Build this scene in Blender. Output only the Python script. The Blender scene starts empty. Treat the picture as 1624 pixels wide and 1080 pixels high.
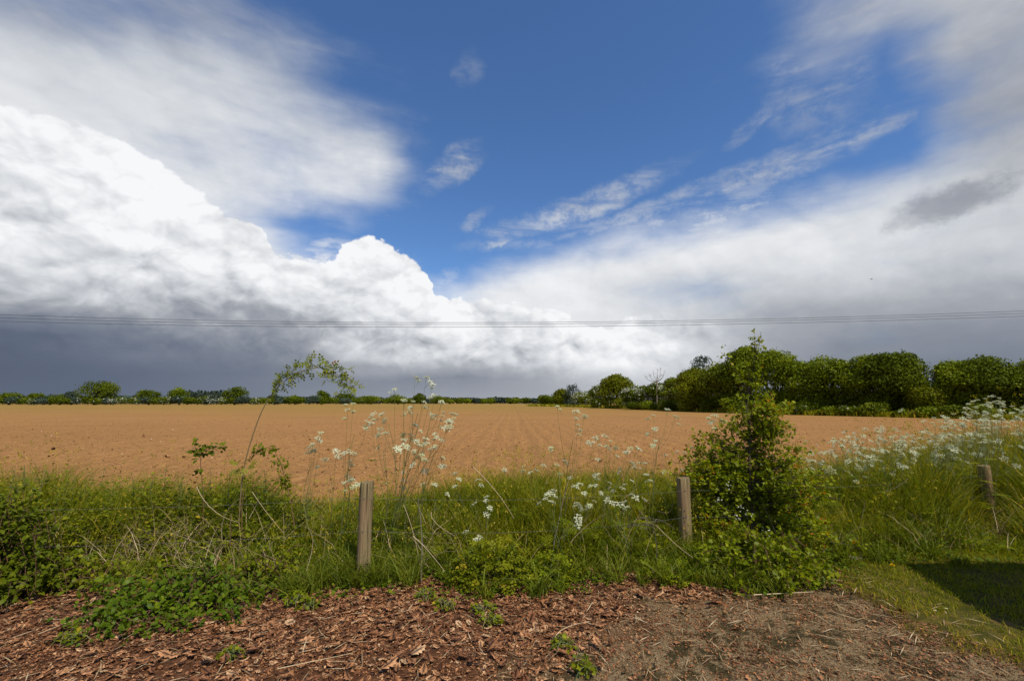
import bpy, math
import numpy as np
from mathutils import Vector, Matrix

rng = np.random.default_rng(11)
C = bpy.context.scene.collection
SC = bpy.context.scene

# ------------------------------------------------------------------ camera
CAM_H, F_PX, PITCH = 1.65, 719.0, math.atan(98 / 719.0)
cam_data = bpy.data.cameras.new('camera')
cam = bpy.data.objects.new('camera', cam_data)
C.objects.link(cam)
cam.location = (0, 0, CAM_H)
cam.rotation_euler = (math.pi / 2 + PITCH, 0, 0)
cam_data.sensor_width = 36
cam_data.lens = 36 * F_PX / 1624
cam_data.clip_start = 0.05
cam_data.clip_end = 20000
SC.camera = cam


def ray(px, py):
    x, y = (px - 812) / F_PX, (540 - py) / F_PX
    return np.array([x, math.cos(PITCH) - y * math.sin(PITCH), math.sin(PITCH) + y * math.cos(PITCH)])


def at(px, py, Y):
    d = ray(px, py)
    return np.array([0, 0, CAM_H]) + d * (Y / d[1])


def gnd(px, py, z=0.0):
    d = ray(px, py)
    return np.array([0, 0, CAM_H]) + d * ((z - CAM_H) / d[2])


# ------------------------------------------------------------------ view, sun
SC.view_settings.view_transform = 'Standard'
SC.view_settings.look = 'None'
SC.view_settings.exposure = 0
SC.view_settings.gamma = 1
SC.view_settings.use_curve_mapping = False
SC.cycles.max_bounces = 6
SC.cycles.diffuse_bounces = 3
SC.cycles.transparent_max_bounces = 8
SC.cycles.sample_clamp_indirect = 4
SUN_EL, SUN_AZ = math.radians(53), math.radians(143)      # compass azimuth from +Y, clockwise
sun_dir = Vector((math.sin(SUN_AZ) * math.cos(SUN_EL), math.cos(SUN_AZ) * math.cos(SUN_EL), math.sin(SUN_EL)))
sun_data = bpy.data.lights.new('sun', 'SUN')
sun_data.energy = 5.0
sun_data.angle = math.radians(0.5)
sun_data.color = (1.0, 0.91, 0.74)
sun = bpy.data.objects.new('sun', sun_data)
C.objects.link(sun)
sun.location = (20, -25, 40)
sun.rotation_euler = sun_dir.to_track_quat('Z', 'Y').to_euler()


# ------------------------------------------------------------------ node helpers
class NT:
    def __init__(s, tree):
        s.t = tree
        s.x = 0

    def new(s, kind):
        n = s.t.nodes.new(kind)
        s.x += 1
        n.location = ((s.x % 12) * 180, -(s.x // 12) * 200)
        return n

    def put(s, sock, v):
        if isinstance(v, bpy.types.NodeSocket):
            s.t.links.new(v, sock)
        elif v is not None:
            sock.default_value = v

    def m(s, op, a, b=None, c=None, clamp=False):
        n = s.new('ShaderNodeMath')
        n.operation = op
        n.use_clamp = clamp
        for i, v in enumerate((a, b, c)):
            s.put(n.inputs[i], v)
        return n.outputs[0]

    def vm(s, op, a, b=None, scale=None):
        n = s.new('ShaderNodeVectorMath')
        n.operation = op
        s.put(n.inputs[0], a)
        if b is not None:
            s.put(n.inputs[1], b)
        if scale is not None:
            s.put(n.inputs['Scale'], scale)
        return n.outputs['Value'] if op in ('DOT_PRODUCT', 'LENGTH') else n.outputs[0]

    def noise(s, vec, scale, detail=4, rough=0.5, dist=0.0, lac=2.0, color=False):
        n = s.new('ShaderNodeTexNoise')
        s.put(n.inputs['Vector'], vec)
        s.put(n.inputs['Scale'], scale)
        s.put(n.inputs['Detail'], detail)
        s.put(n.inputs['Roughness'], rough)
        s.put(n.inputs['Lacunarity'], lac)
        s.put(n.inputs['Distortion'], dist)
        return n.outputs['Color' if color else 0]

    def ramp(s, fac, stops, interp='LINEAR'):
        n = s.new('ShaderNodeValToRGB')
        cr = n.color_ramp
        cr.interpolation = interp
        while len(cr.elements) < len(stops):
            cr.elements.new(0.5)
        for e, (p, c) in zip(cr.elements, sorted(stops, key=lambda q: q[0])):
            e.position = p
            e.color = (c[0], c[1], c[2], 1) if len(c) == 3 else c
        s.put(n.inputs[0], fac)
        return n.outputs[0]

    def mix(s, fac, a, b, blend='MIX'):
        n = s.new('ShaderNodeMix')
        n.data_type = 'RGBA'
        n.blend_type = blend
        n.clamp_factor = True
        s.put(n.inputs['Factor'], fac)
        for sock, v in ((n.inputs[6], a), (n.inputs[7], b)):
            if isinstance(v, (tuple, list)) and len(v) == 3:
                v = (*v, 1)
            s.put(sock, v)
        return n.outputs[2]

    def fmix(s, fac, a, b):
        n = s.new('ShaderNodeMix')
        n.data_type = 'FLOAT'
        n.clamp_factor = True
        s.put(n.inputs[0], fac)
        s.put(n.inputs[2], a)
        s.put(n.inputs[3], b)
        return n.outputs[0]

    def sstep(s, v, lo, hi, olo=0.0, ohi=1.0):
        n = s.new('ShaderNodeMapRange')
        n.interpolation_type = 'SMOOTHSTEP'
        s.put(n.inputs['Value'], v)
        s.put(n.inputs['From Min'], lo)
        s.put(n.inputs['From Max'], hi)
        s.put(n.inputs['To Min'], olo)
        s.put(n.inputs['To Max'], ohi)
        return n.outputs[0]

    def lin(s, v, lo, hi, olo=0.0, ohi=1.0):
        n = s.new('ShaderNodeMapRange')
        s.put(n.inputs['Value'], v)
        s.put(n.inputs['From Min'], lo)
        s.put(n.inputs['From Max'], hi)
        s.put(n.inputs['To Min'], olo)
        s.put(n.inputs['To Max'], ohi)
        return n.outputs[0]

    def xyz(s, x, y, z):
        n = s.new('ShaderNodeCombineXYZ')
        for i, v in enumerate((x, y, z)):
            s.put(n.inputs[i], v)
        return n.outputs[0]

    def sep(s, v):
        n = s.new('ShaderNodeSeparateXYZ')
        s.put(n.inputs[0], v)
        return n.outputs


def srgb(r, g, b):
    f = lambda c: ((c / 255 + 0.055) / 1.055) ** 2.4 if c > 10 else c / 255 / 12.92
    return (f(r), f(g), f(b))


# ------------------------------------------------------------------ sky
# how much cloud (0-9) and how bright it is (0 slate .. 9 white) over the part of the sky in view, read every 100 x 50
# steps of the photograph and then laid out by compass bearing and elevation; the rest of the sky carries on from it
COVER = """
 4 4 4 4 3 1 0 0 0 0 0 0 1 5 7 9 9
 6 6 6 5 4 2 0 0 0 0 0 0 1 5 3 8 9
 7 7 7 6 5 3 0 0 0 0 0 0 1 4 1 7 9
 8 8 8 7 7 4 1 0 0 0 0 0 1 2 0 5 9
 9 8 8 8 7 6 3 0 0 0 0 0 0 1 0 3 8
 9 9 8 8 7 7 7 0 0 0 0 0 0 0 0 2 9
 9 9 9 8 8 8 8 1 0 0 0 0 0 2 6 9 9
 9 9 9 9 6 1 0 0 0 0 0 2 3 8 9 9 9
 9 9 9 9 8 0 1 0 0 5 8 8 9 9 9 9 9
 9 9 9 9 9 9 3 1 7 9 8 4 9 9 9 9 9
 9 9 9 9 9 9 9 9 9 9 9 9 9 9 9 9 9
 9 9 9 9 9 9 9 9 9 9 9 9 9 9 9 9 9
 9 9 9 9 9 9 9 9 9 9 9 9 9 9 9 9 9
 9 9 9 9 9 9 9 9 9 9 9 9 9 9 9 9 9"""
SHADE = """
 50 50 50 50 50 60 60 60 60 60 60 60 60 58 60 60 60
 60 60 60 60 55 55 60 60 60 60 60 60 60 58 58 58 56
 68 72 72 70 64 60 60 60 60 60 60 60 60 58 56 56 50
 74 78 78 76 70 68 60 60 60 60 60 60 60 56 56 54 48
 86 84 79 78 76 72 60 60 60 60 60 60 60 55 54 52 44
 87 88 82 78 80 80 80 60 60 60 60 60 60 60 60 60 50
 86 86 88 85 84 85 87 60 60 60 60 60 60 70 75 72 66
 84 82 87 88 85 80 80 60 60 74 76 80 82 86 84 74 70
 82 78 82 85 88 85 90 60 74 90 90 86 84 83 78 70 66
 74 76 80 82 86 90 93 90 86 90 78 62 70 70 68 62 57
 12 17 40 50 50 52 86 90 88 80 80 70 54 50 46 42 40
 12 14 20 27 30 50 66 82 88 84 84 80 50 36 33 31 30
  8 12 14 18 22 28 33 36 42 60 76 64 40 34 32 30 28
 14 16 18 22 30 38 46 52 52 50 48 42 36 32 30 28 26"""
cov = np.array([[float(v) for v in r.split()] for r in COVER.strip().split('\n')]) / 9
shd = np.array([[float(v) for v in r.split()] for r in SHADE.strip().split('\n')]) / 100


def grid_at(g, az, el):
    """value of a table at a bearing and an elevation"""
    caz = max(-50.0, min(50.0, az))
    a, e = math.radians(caz), math.radians(el)
    d = (math.sin(a) * math.cos(e), math.cos(a) * math.cos(e), math.sin(e))
    cp, sp = math.cos(PITCH), math.sin(PITCH)
    f, u = d[1] * cp + d[2] * sp, -d[1] * sp + d[2] * cp
    px, py = 812 + F_PX * d[0] / f, 540 - F_PX * u / f
    i, j = min(max(px / 100, 0), 15.999), min(max(py / 50, 0), 12.999)
    i0, j0 = int(i), int(j)
    fi, fj = i - i0, j - j0
    return ((g[j0, i0] * (1 - fi) + g[j0, i0 + 1] * fi) * (1 - fj)
            + (g[j0 + 1, i0] * (1 - fi) + g[j0 + 1, i0 + 1] * fi) * fj)


world = bpy.data.worlds.new('World')
SC.world = world
world.use_nodes = True
world.cycles.sampling_method = 'MANUAL'
world.cycles.sample_map_resolution = 512
wt = world.node_tree
wt.nodes.clear()
W = NT(wt)
SKY_STRENGTH = 0.1
tc = W.new('ShaderNodeTexCoord').outputs['Generated']
D = W.vm('NORMALIZE', tc)
dx, dy, dz = W.sep(D)
az = W.m('ARCTAN2', dx, dy)
el = W.m('ARCSINE', dz)
Dq = W.xyz(dx, dy, W.m('MULTIPLY', dz, 1.5))
warp = W.vm('SUBTRACT', W.noise(Dq, 5.0, 3.5, 0.6, color=True), (0.5, 0.5, 0.5))
wx, wy, wz = W.sep(warp)
azw = W.m('MULTIPLY_ADD', wx, 0.12, az)
elw = W.m('MULTIPLY_ADD', wy, 0.045, el)

# bearing/elevation table out of colour ramps: R = cover, G = brightness
azs = list(range(-54, 55, 6))
outer = [(-180, 0.1, 0.6), (-150, 0.05, 0.7), (-120, 0.15, 0.6), (-90, 0.3, 0.6), (-72, 0.6, 0.5),
         (72, 0.6, 0.5), (90, 0.3, 0.6), (120, 0.1, 0.7), (150, 0.0, 0.7), (180, 0.1, 0.6)]
els = [0, 3, 6, 9.5, 13, 16.5, 20, 24, 28, 32, 36, 41, 48]
rows = []
azf = W.lin(azw, -math.pi, math.pi)
for e in els:
    stops = []
    for a in azs:
        stops.append(((a + 180) / 360, (grid_at(cov, a, e), grid_at(shd, a, e), 0)))
    for a, c, s in outer:
        edge = 54 if a > 0 else -54
        t = min(1, (abs(a) - 54) / 50)
        stops.append(((a + 180) / 360, (grid_at(cov, edge, e) * (1 - t) + c * t, grid_at(shd, edge, e) * (1 - t) + s * t, 0)))
    rows.append(W.ramp(azf, stops, 'LINEAR'))
tab = rows[0]
rows.append(W.ramp(azf, [(0.0, (0.08, 0.6, 0)), (0.5, (0.1, 0.6, 0)), (1.0, (0.08, 0.6, 0))]))
els.append(66)
for k in range(1, len(els)):
    tab = W.mix(W.lin(elw, math.radians(els[k - 1]), math.radians(els[k])), tab, rows[k])
tsep = W.new('ShaderNodeSeparateColor')
W.put(tsep.inputs[0], tab)
cover, shade = tsep.outputs[0], tsep.outputs[1]

# heaped-up billows: the same field twice, once a little towards the sun, gives the light and dark sides
def billow(vec):
    g1 = W.noise(vec, 11.0, 2.5, 0.55, color=True)
    v = W.vm('ADD', vec, W.vm('SCALE', W.vm('SUBTRACT', g1, (0.5, 0.5, 0.5)), scale=0.09))
    n = W.new('ShaderNodeTexVoronoi')
    n.feature = 'F1'
    n.normalize = True
    W.put(n.inputs['Vector'], v)
    W.put(n.inputs['Scale'], 6.5)
    W.put(n.inputs['Detail'], 3.6)
    W.put(n.inputs['Roughness'], 0.52)
    W.put(n.inputs['Lacunarity'], 2.3)
    return W.m('SUBTRACT', 1.0, n.outputs['Distance'])


B0 = billow(Dq)
B1 = billow(W.vm('ADD', Dq, (0.012, -0.004, 0.022)))
emb = W.m('SUBTRACT', B0, B1)
soft = W.noise(W.vm('MULTIPLY', Dq, (1.0, 1.0, 2.2)), 2.6, 5, 0.55, 0.3)
wisp = W.noise(W.xyz(W.m('MULTIPLY_ADD', el, -1.3, az), W.m('MULTIPLY_ADD', az, 0.32, W.m('MULTIPLY', el, 6.0)), 0.0), 4.0, 5, 0.62, 0.5)

# soft cloud sheets
ca = W.m('MULTIPLY_ADD', W.m('SUBTRACT', soft, 0.5), 0.9, cover)
ca = W.m('MULTIPLY_ADD', W.m('SUBTRACT', wisp, 0.5), 0.30, ca)
ca = W.m('MULTIPLY_ADD', W.m('SUBTRACT', B0, 0.6), W.sstep(el, 0.6, 0.2, 0.22, 0.5), ca)
sheet = W.sstep(ca, 0.10, 0.98)

# thin streaks, drawn out along a slope
STREAKS = [((805, 370), (1010, 292), 17, 0.6), ((900, 372), (1230, 250), 12, 0.42), ((1130, 300), (1415, 190), 14, 0.55),
           ((960, 385), (1200, 320), 20, 0.45), ((1180, 300), (1330, 240), 12, 0.35), ((1070, 370), (1190, 330), 17, 0.6),
           ((682, 290), (748, 248), 19, 0.62), ((738, 362), (776, 338), 10, 0.5), ((762, 392), (806, 384), 7, 0.7),
           ((735, 122), (756, 98), 17, 0.2), ((520, 225), (620, 205), 7, 0.35), ((440, 408), (560, 398), 16, 0.85),
           ((1160, 218), (1225, 170), 9, 0.3), ((690, 450), (720, 440), 13, 0.4), ((1250, 150), (1350, 60), 60, 0.35)]


def azel(px, py):
    d = ray(px, py)
    d = d / np.linalg.norm(d)
    return math.atan2(d[0], d[1]), math.asin(d[2])


fine = W.vm('SUBTRACT', W.noise(D, 16.0, 5, 0.7, color=True), (0.5, 0.5, 0.5))
fx_, fy_, fz_ = W.sep(fine)
azm = W.m('MULTIPLY_ADD', fx_, 0.075, W.m('MULTIPLY_ADD', wx, 0.08, az))
elm = W.m('MULTIPLY_ADD', fy_, 0.035, W.m('MULTIPLY_ADD', wy, 0.04, el))
streak = None
for p0, p1, wd, amp in STREAKS:
    a0, a1 = azel(*p0), azel(*p1)
    cx, cy = (a0[0] + a1[0]) / 2, (a0[1] + a1[1]) / 2
    L = math.hypot(a1[0] - a0[0], a1[1] - a0[1]) / 2
    ux, uy = (a1[0] - a0[0]) / 2 / L, (a1[1] - a0[1]) / 2 / L
    wr = wd / F_PX * 0.95
    s_ = W.m('MULTIPLY_ADD', elm, uy / (L * 1.25), W.m('MULTIPLY_ADD', azm, ux / (L * 1.25), -(cx * ux + cy * uy) / (L * 1.25)))
    t_ = W.m('MULTIPLY_ADD', elm, ux / wr, W.m('MULTIPLY_ADD', azm, -uy / wr, (cx * uy - cy * ux) / wr))
    r2 = W.m('MULTIPLY_ADD', s_, s_, W.m('MULTIPLY', t_, t_))
    g = W.m('MULTIPLY', W.sstep(r2, 2.6, 0.0), amp)
    streak = g if streak is None else W.m('MAXIMUM', streak, g)
streak = W.m('MULTIPLY', streak, W.sstep(W.m('MULTIPLY_ADD', wisp, 0.7, W.m('MULTIPLY', soft, 0.3)), 0.36, 0.62, 0.1, 1.1), clamp=True)

# torn little tufts rather than smooth smears
streak = W.m('MULTIPLY', streak, W.sstep(W.noise(Dq, 26.0, 4, 0.65), 0.30, 0.62, 0.25, 1.2), clamp=True)

# the heap cloud: its outline as a curve of elevation against bearing
TOP = [(-120, 150), (0, 186), (60, 178), (130, 190), (180, 215), (230, 262), (290, 298), (330, 335), (390, 352), (420, 372), (440, 415),
       (470, 436), (520, 438), (545, 408), (575, 392), (600, 386), (622, 400), (650, 416), (675, 440), (684, 470), (700, 476),
       (725, 480), (745, 492), (800, 496), (850, 502), (900, 512), (960, 524), (1000, 500), (1050, 494), (1090, 515), (1140, 530), (1190, 560), (1300, 640)]
fc = W.new('ShaderNodeFloatCurve')
cv = fc.mapping.curves[0]
pts = [(0.0, 0.35)]
for p in TOP:
    a, e = azel(*p)
    pts.append(((math.degrees(a) + 180) / 360, e))
pts.append((1.0, 0.0))
while len(cv.points) < len(pts):
    cv.points.new(0.5, 0.5)
for q, p in zip(cv.points, sorted(pts)):
    q.location = p
    q.handle_type = 'AUTO'
fc.mapping.update()
azc = W.m('MULTIPLY_ADD', wx, 0.03, az)
W.put(fc.inputs['Value'], W.lin(azc, -math.pi, math.pi))
htop = W.m('SUBTRACT', fc.outputs[0], W.m('MULTIPLY_ADD', wy, 0.03, el))
hb = W.m('MULTIPLY_ADD', W.m('SUBTRACT', B0, 0.62), 0.16, htop)
heap = W.sstep(hb, -0.002, 0.006)
heap = W.m('MULTIPLY', heap, W.sstep(az, 0.52, 0.22))
lit_edge = W.sstep(hb, 0.10, 0.0)          # towards the top rim

# broad rounded masses inside the heap, lit from the upper right
def mass(vec):
    n = W.new('ShaderNodeTexVoronoi')
    n.feature = 'F1'
    n.normalize = True
    W.put(n.inputs['Vector'], W.vm('ADD', vec, W.vm('SCALE', warp, scale=0.16)))
    W.put(n.inputs['Scale'], 5.0)
    W.put(n.inputs['Detail'], 1.6)
    W.put(n.inputs['Roughness'], 0.45)
    W.put(n.inputs['Lacunarity'], 2.4)
    return n.outputs['Distance']


m1, m0 = mass(Dq), mass(W.vm('ADD', Dq, (0.030, -0.008, 0.040)))
masses = W.m('SUBTRACT', m0, m1)
# brightness of the cloud at each point
lum = W.m('MULTIPLY_ADD', W.m('SUBTRACT', soft, 0.5), 0.16, shade)
lowmask = W.sstep(el, 0.02, 0.12)
k_emb = W.m('MULTIPLY', W.m('MULTIPLY', W.m('ADD', W.m('MULTIPLY', heap, 1.0), 0.25), lowmask), W.sstep(shade, 0.1, 0.8, 0.25, 1.0))
lum = W.m('MULTIPLY_ADD', W.m('MULTIPLY', emb, k_emb), 1.0, lum)
lum = W.m('MULTIPLY_ADD', W.m('MULTIPLY', W.m('SUBTRACT', B0, 0.62), k_emb), 0.45, lum)
lum = W.m('MULTIPLY_ADD', W.m('MULTIPLY', W.m('MULTIPLY', masses, k_emb), W.sstep(shade, 0.30, 0.7)), 0.85, lum)
lum = W.m('MULTIPLY_ADD', W.m('MULTIPLY', lit_edge, heap), 0.07, W.m('MULTIPLY_ADD', heap, -0.025, lum), clamp=True)
# a ragged dark scrap of low cloud in front of the bright sheet at right
sc0 = azel(1510, 318)
sa = W.m('MULTIPLY', W.m('SUBTRACT', azm, sc0[0]), 1 / .085)
se = W.m('MULTIPLY', W.m('SUBTRACT', W.m('MULTIPLY_ADD', az, -0.10, elm), sc0[1] - .10 * sc0[0]), 1 / .032)
scrap = W.sstep(W.m('MULTIPLY_ADD', W.noise(Dq, 15.0, 5, 0.7), -1.9, W.m('ADD', W.m('MULTIPLY', sa, sa), W.m('MULTIPLY', se, se))), 0.35, -1.0, 0.0, 0.24)
lum = W.m('SUBTRACT', lum, scrap, clamp=True)
cloud_col = W.ramp(lum, [(0.0, srgb(84, 94, 112)), (0.12, srgb(96, 106, 125)), (0.3, srgb(124, 132, 146)), (0.5, srgb(164, 168, 176)),
                         (0.7, srgb(205, 209, 214)), (0.85, srgb(228, 230, 233)), (1.0, srgb(247, 248, 250))])
alpha = W.m('MAXIMUM', W.m('MAXIMUM', sheet, heap), streak)
sky = W.new('ShaderNodeTexSky')
sky.sky_type = 'NISHITA'
sky.sun_disc = False
sky.sun_elevation = SUN_EL
sky.sun_rotation = SUN_AZ
sky.altitude = 20
sky.air_density = 1.0
sky.dust_density = 0.3
sky.ozone_density = 2.0
blue = W.vm('MULTIPLY', sky.outputs[0], (0.74, 1.03, 1.36))
ccol = W.vm('SCALE', cloud_col, scale=1.0 / SKY_STRENGTH)
final = W.mix(alpha, blue, ccol)
bg = W.new('ShaderNodeBackground')
W.put(bg.inputs['Color'], final)
bg.inputs['Strength'].default_value = SKY_STRENGTH
wo = W.new('ShaderNodeOutputWorld')
wt.links.new(bg.outputs[0], wo.inputs['Surface'])


ORD = ('first second third fourth fifth sixth seventh eighth ninth tenth eleventh twelfth thirteenth fourteenth fifteenth sixteenth seventeenth eighteenth nineteenth twentieth twenty-first '
       'twenty-second twenty-third twenty-fourth twenty-fifth twenty-sixth twenty-seventh twenty-eighth twenty-ninth thirtieth thirty-first thirty-second thirty-third thirty-fourth thirty-fifth '
       'thirty-sixth thirty-seventh thirty-eighth thirty-ninth fortieth').split()


# ------------------------------------------------------------------ numeric helpers
def _h(ix, iy, seed):
    n = (ix.astype(np.int64) * 374761393 + iy.astype(np.int64) * 668265263 + seed * 1442695041) & 0xFFFFFFFF
    n = ((n ^ (n >> 13)) * 1274126177) & 0xFFFFFFFF
    n = n ^ (n >> 16)
    return (n & 0xFFFFFF) / float(0xFFFFFF)


def vnoise(x, y, seed=0):
    ix, iy = np.floor(x), np.floor(y)
    fx, fy = x - ix, y - iy
    fx, fy = fx * fx * (3 - 2 * fx), fy * fy * (3 - 2 * fy)
    ix, iy = ix.astype(np.int64), iy.astype(np.int64)
    a, b = _h(ix, iy, seed), _h(ix + 1, iy, seed)
    c, d = _h(ix, iy + 1, seed), _h(ix + 1, iy + 1, seed)
    return (a * (1 - fx) + b * fx) * (1 - fy) + (c * (1 - fx) + d * fx) * fy


def fbm(x, y, s, octv=4, seed=0, gain=0.5):
    t, amp, tot = 0, 1.0, 0
    x, y = np.asarray(x, float) / s, np.asarray(y, float) / s
    for k in range(octv):
        t = t + amp * vnoise(x * 2.03 ** k + 17.3 * k, y * 2.03 ** k - 9.1 * k, seed + k)
        tot += amp
        amp *= gain
    return t / tot


def smooth(v, a, b):
    t = np.clip((v - a) / (b - a), 0, 1)
    return t * t * (3 - 2 * t)


def nrm(v):
    return v / np.maximum(np.linalg.norm(v, axis=-1, keepdims=True), 1e-9)


def frames(yaxis, hint):
    """rotation matrices whose Y column is yaxis and whose Z column leans to hint"""
    y = nrm(yaxis)
    x = nrm(np.cross(y, hint))
    z = np.cross(x, y)
    return np.stack([x, y, z], axis=-1)


def rdirs(n):
    return nrm(rng.normal(size=(n, 3)))


class Geo:
    def __init__(s):
        s.V, s.F, s.M, s.R, s.n = [], [], [], [], 0

    def add(s, V, F, rnd=0.5, mi=0):
        V = np.asarray(V, float).reshape(-1, 3)
        F = np.asarray(F, int)
        s.V.append(V)
        s.F.append(F + s.n)
        s.M.append(np.full(len(F), mi))
        s.R.append(np.broadcast_to(np.asarray(rnd, float), (len(V),)).copy())
        s.n += len(V)

    def scatter(s, T, TF, pos, R, scale, rnd, mi=0):
        """copies of a small template, all baked into this mesh"""
        n, k = len(pos), len(T)
        scale = np.asarray(scale, float)
        scale = scale[:, None, None] if scale.ndim == 1 else scale[:, None, :]
        P = np.einsum('nij,nkj->nki', R, T[None] * scale) + pos[:, None, :]
        F = (TF[None] + (np.arange(n) * k)[:, None, None]).reshape(-1, TF.shape[1])
        s.add(P.reshape(-1, 3), F, np.repeat(rnd, k), mi)

    def tube(s, P, r, sides=5, rnd=0.5, mi=0, cap=False):
        P = np.asarray(P, float)
        r = np.broadcast_to(np.asarray(r, float), (len(P),))
        T = nrm(np.gradient(P, axis=0))
        ref = np.array([0.31, 0.17, 0.93]) if abs(T[0][2]) < 0.85 else np.array([0.9, 0.3, 0.1])
        X = nrm(np.cross(T, ref))
        Y = np.cross(T, X)
        a = np.arange(sides) * 2 * math.pi / sides
        V = P[:, None, :] + r[:, None, None] * (np.cos(a)[None, :, None] * X[:, None, :] + np.sin(a)[None, :, None] * Y[:, None, :])
        F = []
        for i in range(len(P) - 1):
            for j in range(sides):
                k = (j + 1) % sides
                F.append((i * sides + j, i * sides + k, (i + 1) * sides + k, (i + 1) * sides + j))
        s.add(V.reshape(-1, 3), F, rnd, mi)

    def blades(s, P, h, w, lean, face, bend, rnd, mi=0):
        """grass blades: three-step ribbons that bow over"""
        n = len(P)
        ts = np.array([0, 0.38, 0.72, 1.0])
        L = np.stack([np.cos(lean), np.sin(lean), np.zeros(n)], 1)
        S = np.stack([np.cos(face), np.sin(face), np.zeros(n)], 1)
        V = []
        for t, ww in zip(ts, (0.75, 1.0, 0.65, 0)):
            c = P + L * (bend * h * t ** 1.8)[:, None] + np.array([0, 0, 1]) * (h * t * np.sqrt(np.maximum(1 - (0.55 * bend * t) ** 2, 0.1)))[:, None]
            if t < 1:
                V += [c - S * (w * ww / 2)[:, None], c + S * (w * ww / 2)[:, None]]
            else:
                V.append(c)
        V = np.stack(V, 1).reshape(-1, 3)
        o = (np.arange(n) * 7)[:, None]
        s.addmix(V, [np.concatenate([o + np.array([0, 1, 3, 2]), o + np.array([2, 3, 5, 4])]), o + np.array([4, 5, 6])], np.repeat(rnd, 7), mi)

    def addmix(s, V, Fs, rnd, mi=0):
        base = s.n
        s.V.append(V)
        s.R.append(np.broadcast_to(np.asarray(rnd, float), (len(V),)).copy())
        s.n += len(V)
        for F in Fs:
            s.F.append(F + base)
            s.M.append(np.full(len(F), mi))

    def mesh(s, name, mats, offset=None, smooth_=False, attrs=None):
        V = np.concatenate(s.V)
        if offset is not None:
            V = V - np.asarray(offset)
        me = bpy.data.meshes.new(name)
        me.vertices.add(len(V))
        me.vertices.foreach_set('co', V.astype(np.float32).ravel())
        tot = np.concatenate([np.full(len(f), f.shape[1]) for f in s.F])
        vi = np.concatenate([f.ravel() for f in s.F])
        me.loops.add(len(vi))
        me.loops.foreach_set('vertex_index', vi.astype(np.int32))
        me.polygons.add(len(tot))
        st = np.concatenate([[0], np.cumsum(tot)[:-1]])
        me.polygons.foreach_set('loop_start', st.astype(np.int32))
        me.polygons.foreach_set('material_index', np.concatenate(s.M).astype(np.int32))
        a = me.attributes.new('rnd', 'FLOAT', 'POINT')
        a.data.foreach_set('value', np.concatenate(s.R).astype(np.float32))
        for k, v in (attrs or {}).items():
            a = me.attributes.new(k, 'FLOAT', 'POINT')
            a.data.foreach_set('value', np.asarray(v, np.float32).ravel())
        for m in mats:
            me.materials.append(m)
        me.update(calc_edges=True)
        if smooth_:
            me.polygons.foreach_set('use_smooth', np.ones(len(tot), bool))
        return me

    def build(s, name, mats, parent=None, smooth_=False, attrs=None):
        off = None if parent is None else np.array(parent['_o'])
        if not isinstance(mats, (list, tuple)):
            mats = [mats]
        o = bpy.data.objects.new(name, s.mesh(name, mats, off, smooth_, attrs))
        C.objects.link(o)
        if parent is not None:
            o.parent = parent
            o['_o'] = parent['_o']
        return o


def tag(o, label=None, cat=None, group=None, kind=None):
    for k, v in (('label', label), ('category', cat), ('group', group), ('kind', kind)):
        if v:
            o[k] = v
    return o


def empty(name, loc, label, cat, group=None):
    o = bpy.data.objects.new(name, None)
    C.objects.link(o)
    o.location = tuple(float(v) for v in loc)
    o.empty_display_size = 0.1
    o['_o'] = [float(v) for v in loc]
    return tag(o, label, cat, group)


# ------------------------------------------------------------------ materials
def new_mat(name):
    m = bpy.data.materials.new(name)
    m.use_nodes = True
    m.node_tree.nodes.clear()
    return m, NT(m.node_tree)


def leaf_mat(name, stops, transl=0.35, rough=0.5, spec=0.35, tmul=(1.3, 1.25, 0.55)):
    m, N = new_mat(name)
    if transl > .15 and tmul[2] < .8:                       # living leaves
        spec *= .22
        tmul = (1.35, 1.3, .25)
        stops = [(p, (c[0] * 1.42, c[1] * 1.33, c[2] * .42)) for p, c in stops]
    at_ = N.new('ShaderNodeAttribute')
    at_.attribute_name = 'rnd'
    col = N.ramp(at_.outputs['Fac'], stops)
    p = N.new('ShaderNodeBsdfPrincipled')
    N.put(p.inputs['Base Color'], col)
    p.inputs['Roughness'].default_value = rough
    p.inputs['Specular IOR Level'].default_value = spec
    out = N.new('ShaderNodeOutputMaterial')
    if transl > 0:
        t = N.new('ShaderNodeBsdfTranslucent')
        N.put(t.inputs['Color'], N.mix(1.0, col, tmul, 'MULTIPLY'))
        mx = N.new('ShaderNodeMixShader')
        mx.inputs[0].default_value = transl
        N.t.links.new(p.outputs[0], mx.inputs[1])
        N.t.links.new(t.outputs[0], mx.inputs[2])
        N.t.links.new(mx.outputs[0], out.inputs[0])
    else:
        N.t.links.new(p.outputs[0], out.inputs[0])
    return m


def solid_mat(name, fn, rough=0.9, spec=0.2):
    """fn(N) -> (colour socket, bump height socket or None, bump strength, distance)"""
    m, N = new_mat(name)
    p = N.new('ShaderNodeBsdfPrincipled')
    p.inputs['Roughness'].default_value = rough
    p.inputs['Specular IOR Level'].default_value = spec
    col, hgt, st, dist = fn(N)
    N.put(p.inputs['Base Color'], col if isinstance(col, bpy.types.NodeSocket) else (*col, 1))
    if hgt is not None:
        b = N.new('ShaderNodeBump')
        b.inputs['Strength'].default_value = st
        b.inputs['Distance'].default_value = dist
        N.put(b.inputs['Height'], hgt)
        N.t.links.new(b.outputs[0], p.inputs['Normal'])
    out = N.new('ShaderNodeOutputMaterial')
    N.t.links.new(p.outputs[0], out.inputs[0])
    return m


def attr(N, name):
    a = N.new('ShaderNodeAttribute')
    a.attribute_name = name
    return a.outputs['Fac']


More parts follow.
